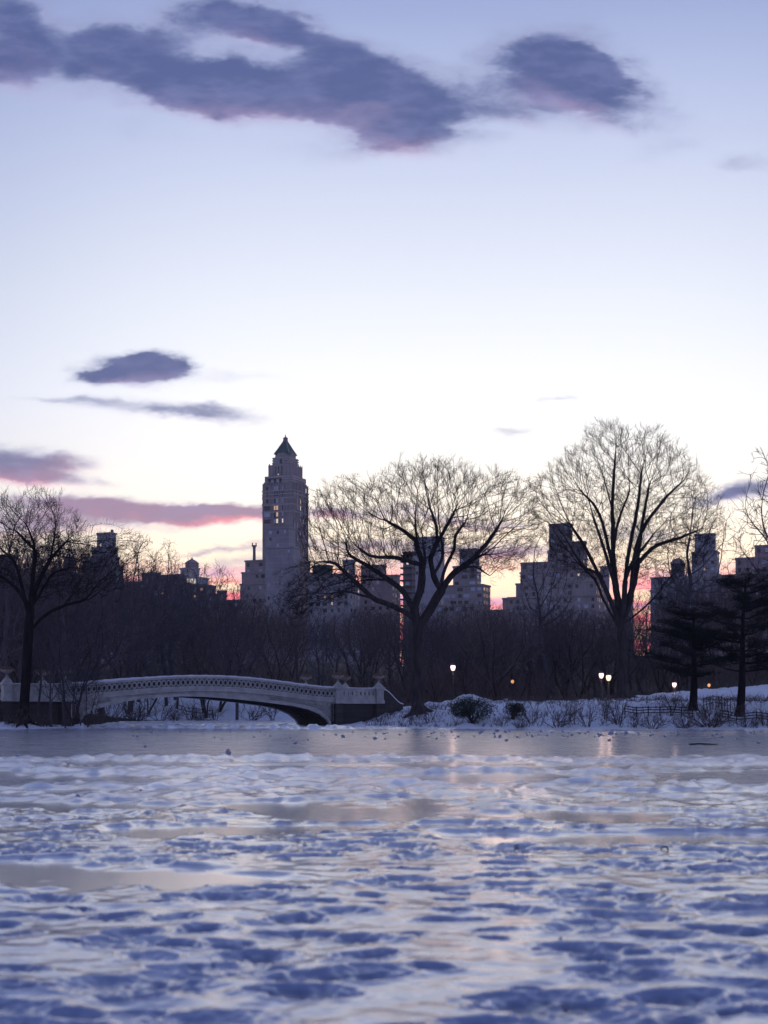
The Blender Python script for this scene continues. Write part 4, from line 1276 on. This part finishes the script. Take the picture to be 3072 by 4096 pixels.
# ---------------------------------------------------------------- pines
def pine(px, py, top, crown_lo, spread, label, seed, lean=0.0, Yq=None):
    g = np.random.default_rng(seed); Yq = Yq or bank_y(px, py); x = (px - CX) * Yq / F; z0 = gz(x, Yq)
    H = HC + (HY - top) * Yq / F - z0; lo = HC + (HY - crown_lo) * Yq / F - z0
    r = empty('pine_tree', (x, Yq, z0 - .1), 0, label, 'pine', 'dark pines on the right bank')
    n = 14; zz = np.linspace(0, H, n); tr = np.stack([lean * zz / H + .05 * np.sin(zz * .7), .04 * np.cos(zz * .9), zz], 1)
    T = Tubes(); T.add(tr, np.linspace(.34, .05, n) * np.r_[1.25, np.ones(n - 1)], 10); link('trunk', T.mesh('trunk', M['bark_dark']), r)
    V = []; Q = []; B = Tubes()
    z = lo
    while z < H - .3:
        f = (z - lo) / (H - lo); base = np.array([np.interp(z, zz, tr[:, 0]), np.interp(z, zz, tr[:, 1]), z])
        for k in range(int(g.integers(3, 6))):
            a = g.uniform(0, 6.28); L = spread * (1 - .72 * f ** 1.6) * g.uniform(.3, 1.2); m = 7
            d = np.array([math.cos(a), math.sin(a), 0]); tt = np.linspace(0, 1, m)
            pts = base + d * L * tt[:, None] + np.array([0, 0, 1]) * (L * (.10 + .25 * f) * tt + .10 * L * (tt ** 2) - .10 * np.sin(tt * 3))[:, None]
            pts[1:] += g.normal(0, .05, (m - 1, 3)); B.add(pts, np.linspace(.07, .015, m), 5)
            pads = int(3 + L * 3.1)
            for q in range(pads):
                t = g.uniform(.35, 1.05); c = base + d * L * t + np.array([0, 0, L * (.10 + .25 * f) * t + .1 * L * t * t]) + np.array([g.normal(0, .28), g.normal(0, .28), g.normal(.06, .07)]) * (.5 + L * .2)
                B.add([base + (c - base) * .8, (c + base + (c - base) * .8) / 2, c], [.018, .014, .008], 3)
                for s in range(46):
                    e = unit(g.normal(0, 1, 3) * [1, 1, .5] + [0, 0, .45]); Ln = g.uniform(.15, .30); o_ = c + g.normal(0, 1, 3) * [.24, .24, .06]; sd_ = unit(np.cross(e, g.normal(0, 1, 3))) * .016; b = len(V)
                    V += [o_ - sd_, o_ + sd_, o_ + e * Ln + sd_ * .4, o_ + e * Ln - sd_ * .4]; Q.append((b, b + 1, b + 2, b + 3))
        z += g.uniform(.42, .85)
    link('boughs', B.mesh('boughs', M['bark_dark']), r); link('needles', mesh_np('needles', V, np.array(Q), M['needles'], False), r)


pine(2960, 2860, 2300, 2680, 6.2, 'larger dark pine with a wide layered crown at the right edge', 21, .4)
pine(2772, 2838, 2450, 2700, 4.0, 'smaller dark pine left of the large one', 22, .1)


# ---------------------------------------------------------------- street lamps
def lamp(px, py, Yq, label, bulb, short=False, H=3.35):
    x = (px - CX) * Yq / F; zc = HC + (HY - py) * Yq / F; z0 = gz(x, Yq)
    hh = zc - z0 - .28
    r = empty('street_lamp', (x, Yq, z0), 0, label, 'street lamp', 'park street lamps')
    b = MB(); b.lathe([(.20, -.2), (.20, .10), (.16, .14), (.14, .55), (.10, .62), (.085, .70)], 12); link('base', b.mesh('base', M['iron_dark'], False), r)
    p = MB(); p.lathe([(.085, .70), (.075, hh - .30), (.075, hh - .28), (.075, hh - .22), (.05, hh - .20), (.06, hh - .05), (.12, hh)], 12); link('post', p.mesh('post', M['iron_dark'], True), r)
    ln = empty('lantern', (0, 0, hh)); ln.parent = r
    g = MB(); g.lathe([(.10, .03), (.17, .12), (.235, .30), (.24, .42), (.20, .52)], 14); link('glass_globe', g.mesh('glass_globe', M[bulb], True), ln)
    c = MB(); c.lathe([(.235, .515), (.25, .55), (.18, .64), (.08, .70), (.05, .74), (.03, .82), (.0, .83)], 14); link('cap', c.mesh('cap', M['iron_dark'], True), ln)
    pl = bpy.data.lights.new('lamp_light', 'POINT'); pl.energy = 22; pl.color = (1, .68, .55); pl.shadow_soft_size = .2
    po = bpy.data.objects.new('lamp_light', pl); COL.objects.link(po); po.parent = ln; po.location = (0, -.42, .25)
    k = Tubes()
    for j in range(8):
        a = j * 6.283 / 8 + .3; k.add([[q * math.cos(a), q * math.sin(a), zz] for q, zz in ((.12, .0), (.185, .12), (.25, .30), (.255, .42), (.215, .53))], [.014] * 5, 4)
    link('cage', k.mesh('cage', M['iron_dark']), ln)


lamp(1812, 2672, 128, 'lit street lamp standing alone right of the elm', 'lamp_white')
lamp(2434, 2712, 124, 'lit street lamp with the warmer orange glow, right one of the close pair', 'lamp_warm')
lamp(2405, 2703, 134, 'lit street lamp close behind the warmer one, left one of the close pair', 'lamp_white')
lamp(2697, 2740, 148, 'lit street lamp glowing low in front of the left pine', 'lamp_white')


def far_lamp(px, py, Yq, label):
    x = (px - CX) * Yq / F; zc = HC + (HY - py) * Yq / F; z0 = gz(x, Yq)
    r = empty('street_lamp', (x, Yq, z0), 0, label, 'street lamp', 'far street lamps in the wood')
    p = MB(); p.lathe([(.07, 0), (.05, max(.3, zc - z0 - .2))], 8); link('post', p.mesh('post', M['iron_dark'], True), r)
    g = MB(); g.lathe([(.0, -.2), (.14, -.1), (.17, .05), (.1, .16), (0, .2)], 10, (0, 0, max(.5, zc - z0))); link('glass_globe', g.mesh('glass_globe', M['lamp_small'], True), r)


far_lamp(2050, 2727, 146, 'tiny orange point of a lamp deep in the wood right of the single lamp')
far_lamp(2836, 2770, 150, 'tiny orange lamp close above the snow crest between the pines')

# ---------------------------------------------------------------- fences and posts
def rail_fence(pts, nposts, h, rails, label, name='rail_fence', pr=.045):
    P3 = []
    for px, py in pts:
        Yq = bank_y(px, py); x = (px - CX) * Yq / F; P3.append(np.array([x, Yq, 0]))
    P3 = np.array(P3); o = P3[0].copy(); o[2] = gz(o[0], o[1])
    r = empty(name, o, 0, label, 'fence'); L = np.linspace(0, len(P3) - 1, nposts); pos = []
    for l in L:
        i = min(int(l), len(P3) - 2); q = P3[i] + (P3[i + 1] - P3[i]) * (l - i); q[2] = gz(q[0], q[1]); pos.append(q - o)
    for q in pos:
        T = Tubes(); T.add([q - [0, 0, .2], q + [0, 0, h * .6], q + [0, 0, h + .06]], [pr, pr, pr * .95], 5); link('post', T.mesh('post', M['fence']), r)
    for k in rails:
        T = Tubes(); T.add([q + np.array([0, -.05, h * k]) for q in pos], [pr * .8] * len(pos), 4); link('rail', T.mesh('rail', M['fence']), r)


rail_fence([(2500, 2862), (2640, 2866), (2770, 2870)], 7, .72, (.95, .68, .40), 'low weathered rail fence on the bank left of the left pine')
rail_fence([(2880, 2880), (2980, 2886), (3120, 2892)], 7, .62, (.95, .62, .3), 'low rail fence crossing in front of the right pine')
rail_fence([(2815, 2850), (2870, 2842), (2922, 2846)], 10, 1.0, (.96, .5), 'thin post and wire fence on the snow between the pines', 'wire_fence', .03)
rail_fence([(700, 2846), (770, 2862), (850, 2876)], 6, 1.0, (.95, .5), 'dark railing running down the far snow under the arch')
for px, py, h, lb in ((2357, 2800, .75, 'short dark bollard at the edge of the wood left of the twin lamps'),):
    Yq = bank_y(px, py); x = (px - CX) * Yq / F; b = MB(); b.lathe([(.14, -.2), (.13, h), (.10, h + .06), (0, h + .07)], 10)
    o = link('bollard', b.mesh('bollard', M['fence'])); o.location = (x, Yq, gz(x, Yq)); tag(o, lb, 'bollard')

# ---------------------------------------------------------------- lumps of ice and snow on the lake
CH = []
for s in range(5):
    g = np.random.default_rng(60 + s); b = MB(); b.lathe([(.0, -.5), (.34, -.42), (.5, -.1), (.46, .2), (.26, .42), (.0, .5)], 7)
    me = b.mesh('ice_lump', M['clod'], False); co = np.empty(len(me.vertices) * 3, np.float32); me.vertices.foreach_get('co', co); co = co.reshape(-1, 3)
    co *= 1 + .55 * perlin(co[:, 0] * 2.3 + s, co[:, 1] * 2.3 + co[:, 2] * 3, 70 + s)[:, None]; me.vertices.foreach_set('co', co.ravel()); me.update(); CH.append(me)
g_ = np.random.default_rng(99)
for i in range(150):
    right = i < 118
    py = 2923 + (abs(g_.normal(0, 16)) if right else abs(g_.normal(0, 24))) + 3; px = g_.uniform(1480, 3200) if right else g_.uniform(500, 1560)
    Yq = 8400 / (py - HY); x = (px - CX) * Yq / F; k = g_.uniform(.06, .16) * (1.6 if g_.random() < .12 else 1) * (1 if right else .8)
    o = link('ice_lump', CH[i % 5]); o.location = (x, Yq, .3 * k); o.rotation_euler = (g_.uniform(0, .6), 0, g_.uniform(0, 6.28)); o.scale = (k * 1.3, k, k * .8)
    tag(o, 'small lump of snowy ice lying on the smooth ice off the right bank' if right else 'small lump of snowy ice lying on the smooth ice before the bridge', 'ice lump', 'ice lumps before the right bank' if right else 'ice lumps before the bridge')
for px, py, k, lb in ((913, 3018, .16, 'dark ice lump on the line of footprints'), (68, 3038, .13, 'ice lump at the left end of the footprint line'), (310, 3198, .08, 'dark lump on the snow at the left edge of a smooth ice patch'),
                      (562, 3172, .06, 'small lump on the snow before the smooth ice patch'), (2066, 3402, .055, 'dark frozen lump on the open snow right of centre'), (1980, 3443, .035, 'small dark lump left of and below another on the snow'),
                      (1478, 3470, .035, 'dark lump in the middle of the bumpy snow'), (2240, 3788, .05, 'blurred dark lump on the near crust right of centre'), (2262, 4052, .045, 'blurred dark lump near the bottom of the frame'),
                      (855, 3880, .03, 'blurred dark lump on the near crust left of centre'), (1205, 3955, .035, 'blurred grey lump on the near crust'), (1915, 3798, .018, 'tiny dark speck on the near crust')):
    Yq = 8400 / (py - HY); x = (px - CX) * Yq / F
    o = link('ice_lump', CH[px % 5]); o.location = (x, Yq, .35 * k + .015); o.rotation_euler = (.3, .2, px); o.scale = (k * 1.1, k, k * 1.2); tag(o, lb, 'ice lump')
tw = Tubes(); a = np.linspace(-.6, 4.6, 12); tw.add(np.stack([.035 * np.cos(a), .012 * a, .05 + .04 * np.sin(a)], 1), np.linspace(.010, .006, 12), 5)
o = link('curled_leaf', tw.mesh('curled_leaf', M['bark_dark'])); Yq = 8400 / (3422 - HY); o.location = ((2660 - CX) * Yq / F, Yq, .0); tag(o, 'curled dark dry leaf stem standing on the snow at right', 'leaf')
tw = Tubes(); tw.add([[-.55, 0, .05], [-.1, .05, .07], [.3, .02, .05], [.6, -.03, .04]], [.03, .035, .028, .02], 5)
o = link('stick', tw.mesh('stick', M['bark_dark'])); Yq = 8400 / (2982 - HY); o.location = ((2810 - CX) * Yq / F, Yq, 0); tag(o, 'dark stick lying on the smooth ice at right', 'stick')

# ---------------------------------------------------------------- the city beyond the park
TH = R(23.5); CT, ST = math.cos(TH), math.sin(TH)
WIN = {}
for nm in ('glass', 'sky_sheen_pane', 'lit_warm', 'lit_pale'):
    b = MB(); b.box(-.5, .5, -.10, .0, -.5, .5); WIN[nm] = b.mesh('window', M[nm])
WINTALL = {}


def window(root, x, y, z, w, h, kind, side=False):
    o = link('window', WIN[kind], root); o.location = (x, y, z); o.scale = (w, 1, h)
    if side: o.rotation_euler = (0, 0, math.pi / 2)
    return o


def pick(g, lit=.06):
    lit *= .45
    q = g.random()
    return 'lit_warm' if q < lit * .5 else 'lit_pale' if q < lit else 'sky_sheen_pane' if q < .42 else 'glass'


def building(name, label, Y, tiers, mat, seed, group='buildings of the skyline', ratio=.55, win=.75, lit=.06, low=2470, pitch=(3.6, 3.5), ww=(1.5, 1.9), cap=96):
    """tiers: (left, right, top, mat or None) measured on the skyline; each becomes a solid storey block with its own depth."""
    g = np.random.default_rng(seed)
    cx = (tiers[0][0] + tiers[0][1]) / 2; gxw = (cx - CX) * Y / F
    r = empty(name, (gxw, Y, gz(gxw, Y) - 1), -TH, label, 'building', group); z0 = gz(gxw, Y) - 1
    zb = 0.0; nw = 0
    order = sorted(tiers, key=lambda t: -t[2])
    spots = []
    for i, t in enumerate(order):
        l, rr, top = t[:3]; m_ = t[3] if len(t) > 3 else mat
        Wm = (rr - l) * Y / F; w = Wm / (CT + ratio * ST); d = w * ratio; ox = ((l + rr) / 2 - cx) * Y / F
        lx, ly = ox * CT, ox * ST; zt = HC + (HY - top) * Y / F - z0
        b = MB(); e = .013 * i
        b.box(lx - w / 2 - e, lx + w / 2 + e, ly - d / 2 - e, ly + d / 2 + e, 0, zt - .9 - e)
        b.box(lx - w / 2 - .35, lx + w / 2 + .35, ly - d / 2 - .35, ly + d / 2 + .35, zt - .897 - e, zt)
        link('wall', b.mesh('wall', M[m_]), r)
        zl = max(HC + (HY - low) * Y / F - z0, 2.0)
        nx = max(1, int(w / pitch[0])); nz = int((zt - 2 - zl) / pitch[1])
        for a in range(nx):
            for c in range(nz):
                spots.append((zt - 2.6 - c * pitch[1], lx - w / 2 + (a + .5) * w / nx, ly - d / 2 - .01 - e, False))
        ny = max(1, int(d / pitch[0]))
        for a in range(ny):
            for c in range(nz):
                spots.append((zt - 2.6 - c * pitch[1], lx + w / 2 + .11 + e, ly - d / 2 + (a + .5) * d / ny, True))

    def buried(s):
        z, x, y, sd = s
        n = 0
        for t in order:
            l, rr, top = t[:3]; Wm = (rr - l) * Y / F; w = Wm / (CT + ratio * ST); d = w * ratio; ox = ((l + rr) / 2 - cx) * Y / F; lx, ly = ox * CT, ox * ST
            if z < HC + (HY - top) * Y / F - z0 and abs(x - lx) < w / 2 - .2 + (0 if not sd else 0) and abs(y - ly) < d / 2 - .2: n += 1
        return n > 0
    spots = [s for s in spots if not buried(s)]
    spots.sort(key=lambda s: -s[0])
    for z, x, y, sd in spots:
        if nw >= cap: break
        if g.random() > win: continue
        kd = pick(g, lit); q = .72 if kd.startswith('lit') else 1 if g.random() < .75 else 1.5
        window(r, x, y, z, ww[0] * q, ww[1] * min(q, 1), kd, sd); nw += 1
    return r, z0


def roof_thing(root, nm, mb, mat, smooth=False):
    return link(nm, mb.mesh(nm, M[mat], smooth), root)


def local(root, px, Y, py, z0, cx):
    ox = (px - cx) * Y / F
    return ox * CT, ox * ST, HC + (HY - py) * Y / F - z0


# stepped tower with the green pyramid roof
YT = 800.0
twx = (1142 - CX) * YT / F; tz = gz(twx, YT) - 1
tower = empty('stepped_tower', (twx, YT, tz), -TH, 'tall stepped brick tower with a green pyramid roof and spire', 'tower')


def tz_(py): return HC + (HY - py) * YT / F - tz


b = MB()
A = 19.4; h1 = tz_(1946)
b.box(-A / 2, A / 2, -A / 2, A / 2, 0, h1)
for sx_, sy_ in ((-1, -1), (1, -1), (-1, 1), (1, 1)):                       # corner shoulders
    b.box(sx_ * 5.2 if sx_ > 0 else -A / 2 + .5, A / 2 - .5 if sx_ > 0 else -5.2, sy_ * 5.2 if sy_ > 0 else -A / 2 + .5, A / 2 - .5 if sy_ > 0 else -5.2, h1, tz_(1936))
A2 = 17.4; b.box(-A2 / 2, A2 / 2, -A2 / 2, A2 / 2, h1 + .003, tz_(1912))
A3 = 14.4; b.box(-A3 / 2, A3 / 2, -A3 / 2, A3 / 2, tz_(1912) + .003, tz_(1866))
A4 = 10.6; b.box(-A4 / 2, A4 / 2, -A4 / 2, A4 / 2, tz_(1866) + .003, tz_(1834))
b.lathe([(5.6 / math.cos(R(22.5)) * .98, tz_(1866)), (5.6 / math.cos(R(22.5)) * .98, tz_(1822)), (5.3, tz_(1818)), (0, tz_(1818))], 8, rot=R(22.5))
x = -A / 2 + .55
for i in range(11):                                                          # brick piers up the faces
    xx = -A / 2 + 1.0 + i * (A - 2.0) / 10
    b.box(A / 2, A / 2 + .42, xx - .32, xx + .32, 0, h1 + (2.4 if 2 < i < 8 else .8))
for xx in (-9.1, -4.1, -2.55, .85, 2.55, 4.1, 6.2, 9.1):
    b.box(xx - .35, xx + .35, -A / 2 - .30, -A / 2, 0, h1 + .6)
for i in range(7):
    xx = -A3 / 2 + .8 + i * (A3 - 1.6) / 6
    b.box(A3 / 2, A3 / 2 + .3, xx - .25, xx + .25, tz_(1912), tz_(1866) + .7); b.box(xx - .25, xx + .25, -A3 / 2 - .3, -A3 / 2, tz_(1912), tz_(1866) + .7)
for zz in (tz_(1974), tz_(1998), tz_(2026)):
    b.box(-A / 2 - .20, A / 2 + .20, -A / 2 - .20, A / 2 + .2, zz, zz + .7)
roof_thing(tower, 'wall', b, 'brick_tan')
b = MB(); b.lathe([(6.9, tz_(1821)), (6.7, tz_(1817)), (4.1, tz_(1793)), (1.6, tz_(1768)), (1.4, tz_(1767))], 4, rot=R(45)); rf = roof_thing(tower, 'roof', b, 'copper')
for xx in (-1.85, -.2, 3.1):
    b = MB(); b.box(xx - .62, xx + .62, -A / 2 - .06, -A / 2 - .003, tz_(2108), tz_(1972)); roof_thing(tower, 'window_bay', b, 'brick_dark')
b = MB()
for zz, e, a_ in [(tz_(1974 + q), .34, A) for q in (0, 14, 30, 56, 84)] + [(tz_(1906 - q), .10, A3) for q in (0, 9, 18, 27, 35)] + [(tz_(1858 - q), .42, A4) for q in (0, 9, 18)] + [(tz_(1937 - q), .1, A2) for q in (0, 10, 19)]:
    b.box(-a_ / 2 - e, a_ / 2 + e, -a_ / 2 - e, a_ / 2 + e, zz, zz + .55)
roof_thing(tower, 'stone_band', b, 'lime')
rt_ = Tubes()
for k in range(4):
    a = R(45 + 90 * k); rt_.add([[q * math.cos(a), q * math.sin(a), z] for q, z in ((6.95, tz_(1821)), (6.75, tz_(1817)), (4.15, tz_(1793)), (1.65, tz_(1768)))], [.16] * 4, 5)
link('ridge', rt_.mesh('ridge', M['lime']), rf)
b = MB(); b.lathe([(1.2, tz_(1768)), (1.75, tz_(1765)), (1.35, tz_(1762)), (1.25, tz_(1757)), (1.6, tz_(1755)), (1.3, tz_(1752)), (.7, tz_(1749)), (.3, tz_(1746)), (.22, tz_(1739)), (0, tz_(1737))], 10); ltn = roof_thing(rf, 'spire', b, 'brick_red', True)
wz = [tz_(v) for v in (1963, 1988, 2012, 2040, 2066, 2092)]
g = np.random.default_rng(8)
for j, z in enumerate(wz):
    window(tower, -6.6, -A / 2 - .01, z, 3.6 if j > 2 else 1.3, 2.3, ('glass', 'glass', 'glass', 'glass', 'sky_sheen_pane', 'glass')[j])
    for xx, ks in ((-1.65, ('sky_sheen_pane', 'glass', 'glass', 'lit_warm', 'glass', 'sky_sheen_pane')), (.0, ('sky_sheen_pane', 'glass', 'sky_sheen_pane', 'lit_warm', 'lit_warm', 'lit_pale')), (3.3, ('sky_sheen_pane', 'glass', 'sky_sheen_pane', 'glass', 'sky_sheen_pane', 'lit_pale'))):
        window(tower, xx - .2, -A / 2 - .01, z, 1.15, 2.4, ks[j])
for j in range(14):
    z = tz_(1962) - j * 3.55
    for i in range(5):
        if g.random() < .8: window(tower, A / 2 + .12, -A / 2 + 1.9 + i * 3.5, z, 1.1, 2.5, pick(g, .25), True)  # pale panes here stand in for sky reflected in the glass
for i in range(5): window(tower, -5.6 + i * 1.75, -A2 / 2 - .01, tz_(1932), 1.5, 2.5, 'sky_sheen_pane' if i % 2 else 'glass')
for xx in (-2.6, -.6, 1.5): window(tower, xx, -A3 / 2 - .01, tz_(1890), .85, 5.0, 'glass')
window(tower, .0, -A4 / 2 - .36, tz_(1851), 1.4, 2.6, 'glass'); window(tower, 3.2, -A4 / 2 - .06, tz_(1853), .8, 1.4, 'glass'); window(tower, -.8, -A3 / 2 - .01, tz_(1905), .8, .8, 'lit_warm')
b = MB(); b.box(-6.9, 2.0, -A2 / 2 - 1.2, -A2 / 2, h1 + .003, h1 + 1.0); b.box(-6.9, 2.0, -A2 / 2 - 1.2, -A2 / 2 - .02, tz_(1925), tz_(1924) + .3); roof_thing(tower, 'terrace', b, 'brick_dark')

building('apartment_block', 'broad brick block with set back terraces at the foot of the stepped tower', 770, [(962, 1260, 2336), (968, 1250, 2290), (982, 1240, 2243)], 'brick_tan', 1, win=.55, lit=.12)
r_, z0_ = building('apartment_block', 'dark rounded roof block standing before the lower shaft of the stepped tower', 745, [(1062, 1200, 2190), (1068, 1180, 2112)], 'brick_grey', 2, win=.3, lit=.02, ww=(1.1, 1.7))
# chimney beside the tower
cxx = (1017 - CX) * 770 / F
b = MB(); b.lathe([(.9, 0), (.75, 9), (.9, 9.2), (.9, 10)], 8); b.box(-1.4, 1.4, -.3, .3, 10.003, 10.8); b.lathe([(.3, 10.8), (.3, 12)], 6, (-1.0, 0, 0)); b.lathe([(.3, 10.8), (.3, 12)], 6, (1.0, 0, 0))
o = link('chimney', b.mesh('chimney', M['brick_dark'])); o.location = (cxx, 770, HC + (HY - 2250) * 770 / F - 1.2); tag(o, 'thin two horned chimney on the roof left of the stepped tower', 'chimney')

building('apartment_block', 'dark flat block at the far left behind the bank tree', 620, [(-60, 66, 2222)], 'brick_dark', 3, win=.35, lit=.1)
r_, z0_ = building('apartment_block', 'dark narrow block with a roof tank left of the stepped grey tower', 640, [(160, 330, 2300), (255, 294, 2228, 'tank')], 'brick_dark', 4, win=.4, lit=.15)
r_, z0_ = building('apartment_tower', 'grey stepped tower with a roof stack above the left part of the wood', 700, [(330, 492, 2262), (335, 476, 2228), (368, 470, 2190), (389, 463, 2132)], 'brick_grey', 5, win=.5, lit=.12)
lx, ly, lz = local(r_, 449, 700, 2132, z0_, 411); b = MB(); b.lathe([(.8, 0), (.7, 1.6), (.5, 1.7)], 8, (lx, ly, lz)); roof_thing(r_, 'chimney', b, 'brick_dark')
building('apartment_block', 'long low dark block between the grey stepped tower and the glass pavilion', 680, [(480, 760, 2330), (568, 640, 2292), (640, 745, 2300)], 'brick_dark', 6, win=.45, lit=.2)
r_, z0_ = building('apartment_block', 'dark block carrying a lit glass roof pavilion and a domed cupola', 690, [(720, 906, 2380), (690, 862, 2342), (722, 832, 2312, 'panel'), (722, 796, 2272, 'lime')], 'brick_dark', 7, win=.5, lit=.18)
lx, ly, lz = local(r_, 768, 690, 2272, z0_, (690 + 862) / 2 if False else (720 + 906) / 2)
b = MB(); b.lathe([(3.4, 0), (3.4, 2.2), (3.7, 2.3), (2.4, 3.4), (.5, 4.4), (.2, 5.2), (0, 5.3)], 8, (lx, ly, lz)); roof_thing(r_, 'cupola', b, 'brick_red')
for i in range(9):
    lx, ly, lz = local(r_, 744 + i * 9, 690, 2328, z0_, (720 + 906) / 2)
    window(r_, lx, ly - 4.6, lz, .9, 2.4, 'lit_pale')
building('apartment_block', 'dark low block with a stepped roof right of the glass pavilion', 720, [(870, 905, 2362), (906, 975, 2400)], 'brick_dark', 8, win=.4)
r_, z0_ = building('apartment_block', 'block with a green slanted roof and lit windows right of the stepped tower', 730, [(1232, 1440, 2345), (1235, 1425, 2300), (1250, 1330, 2262, 'copper'), (1372, 1420, 2240)], 'brick_grey', 9, win=.8, lit=.4)
building('apartment_block', 'purple brick block left of the balconied tower', 760, [(1420, 1600, 2340), (1445, 1545, 2262), (1545, 1600, 2300)], 'brick_red', 10, win=.6, lit=.12)
# balconied tower
r_, z0_ = building('balcony_tower', 'narrow dark tower of stacked balconies against the grey slab', 735, [(1612, 1662, 2208)], 'brick_dark', 11, win=.3, lit=.3, ratio=.9)
for k in range(9):
    lx, ly, lz = local(r_, 1637, 735, 2225 + k * 25, z0_, 1637); b = MB(); b.box(lx - 3.6, lx + 2.6, ly - 3.9, ly + 2, lz - .25, lz + .55); roof_thing(r_, 'balcony', b, 'tank')
building('office_slab', 'plain pale grey slab rising behind the fork of the elm', 790, [(1640, 1790, 2420), (1655, 1778, 2150)], 'panel', 12, win=.16, lit=.05)
building('apartment_block', 'brick block with wide windows right of the grey slab', 760, [(1745, 1962, 2420), (1775, 1962, 2342), (1812, 1925, 2265), (1838, 1918, 2196)], 'brick_tan', 13, win=.7, lit=.08, ww=(2.2, 1.9))
building('apartment_block', 'low purple block with steps in the gap left of the big terraced block', 820, [(1955, 2120, 2440), (2010, 2100, 2392)], 'brick_red', 14, win=.5)
r_, z0_ = building('terraced_block', 'big terraced brick apartment block behind the slim straight tree', 745, [(2030, 2440, 2390), (2062, 2430, 2335), (2080, 2400, 2290), (2082, 2350, 2252), (2190, 2350, 2205), (2196, 2290, 2096, 'brick_dark'), (2290, 2346, 2166, 'brick_dark')], 'brick_tan', 15, win=.62, lit=.07, cap=98)
building('apartment_block', 'narrow dark block just right of the terraced block', 780, [(2410, 2535, 2400), (2400, 2438, 2265)], 'brick_grey', 16, win=.5, lit=.1)
r_, z0_ = building('apartment_block', 'low wide block with a hipped roof house left of the twin tier tower', 700, [(2600, 2800, 2360), (2602, 2760, 2310), (2684, 2740, 2256, 'brick_dark')], 'brick_grey', 17, win=.55, lit=.05)
lx, ly, lz = local(r_, 2712, 700, 2256, z0_, 2700); b = MB(); b.lathe([(4.6, 0), (3.2, 2.0), (.4, 3.0), (0, 3.0)], 4, (lx, ly, lz), R(45)); roof_thing(r_, 'hipped_roof', b, 'brick_red')
building('apartment_tower', 'blue grey two tier tower on the right of the skyline', 760, [(2765, 2890, 2300), (2766, 2878, 2208), (2778, 2864, 2136, 'panel')], 'brick_grey', 18, win=.5, lit=.12)
building('apartment_block', 'long block at the right edge with a lower terrace and roof house', 690, [(2870, 3200, 2330), (2885, 3190, 2300), (2940, 3120, 2232), (3018, 3160, 2182)], 'brick_red', 19, win=.5, lit=.08)
for i, (px0, px1, top, sd) in enumerate(((-260, -70, 2300, 31), (66, 160, 2345, 32), (490, 570, 2345, 33), (3200, 3400, 2280, 34))):
    building('apartment_block', ('dark block beyond the left edge of the view', 'low dark block left of the roof tank block', 'low dark block right of the grey stepped tower', 'block beyond the right edge of the view')[i], 700 + 10 * i, [(px0, px1, top)], 'brick_dark', sd, win=.4, lit=.12)

# ---------------------------------------------------------------- evening air
b = MB(); b.box(-1000, 1000, -260, 1010, -2.5, 190); hz = link('haze', b.mesh('haze', None)); tag(hz, 'thin blue evening haze filling the air over lake and city', 'haze', None, 'stuff')
hm = bpy.data.materials.new('haze'); hm.use_nodes = True; ht = hm.node_tree; ht.nodes.clear(); HK = NT(ht)
pv = HK.n('ShaderNodeVolumePrincipled'); pv.inputs['Color'].default_value = (.86, .88, 1.0, 1); pv.inputs['Density'].default_value = .0001; pv.inputs['Anisotropy'].default_value = .2
ho = HK.n('ShaderNodeOutputMaterial'); ht.links.new(pv.outputs[0], ho.inputs['Volume']); hz.data.materials.append(hm)
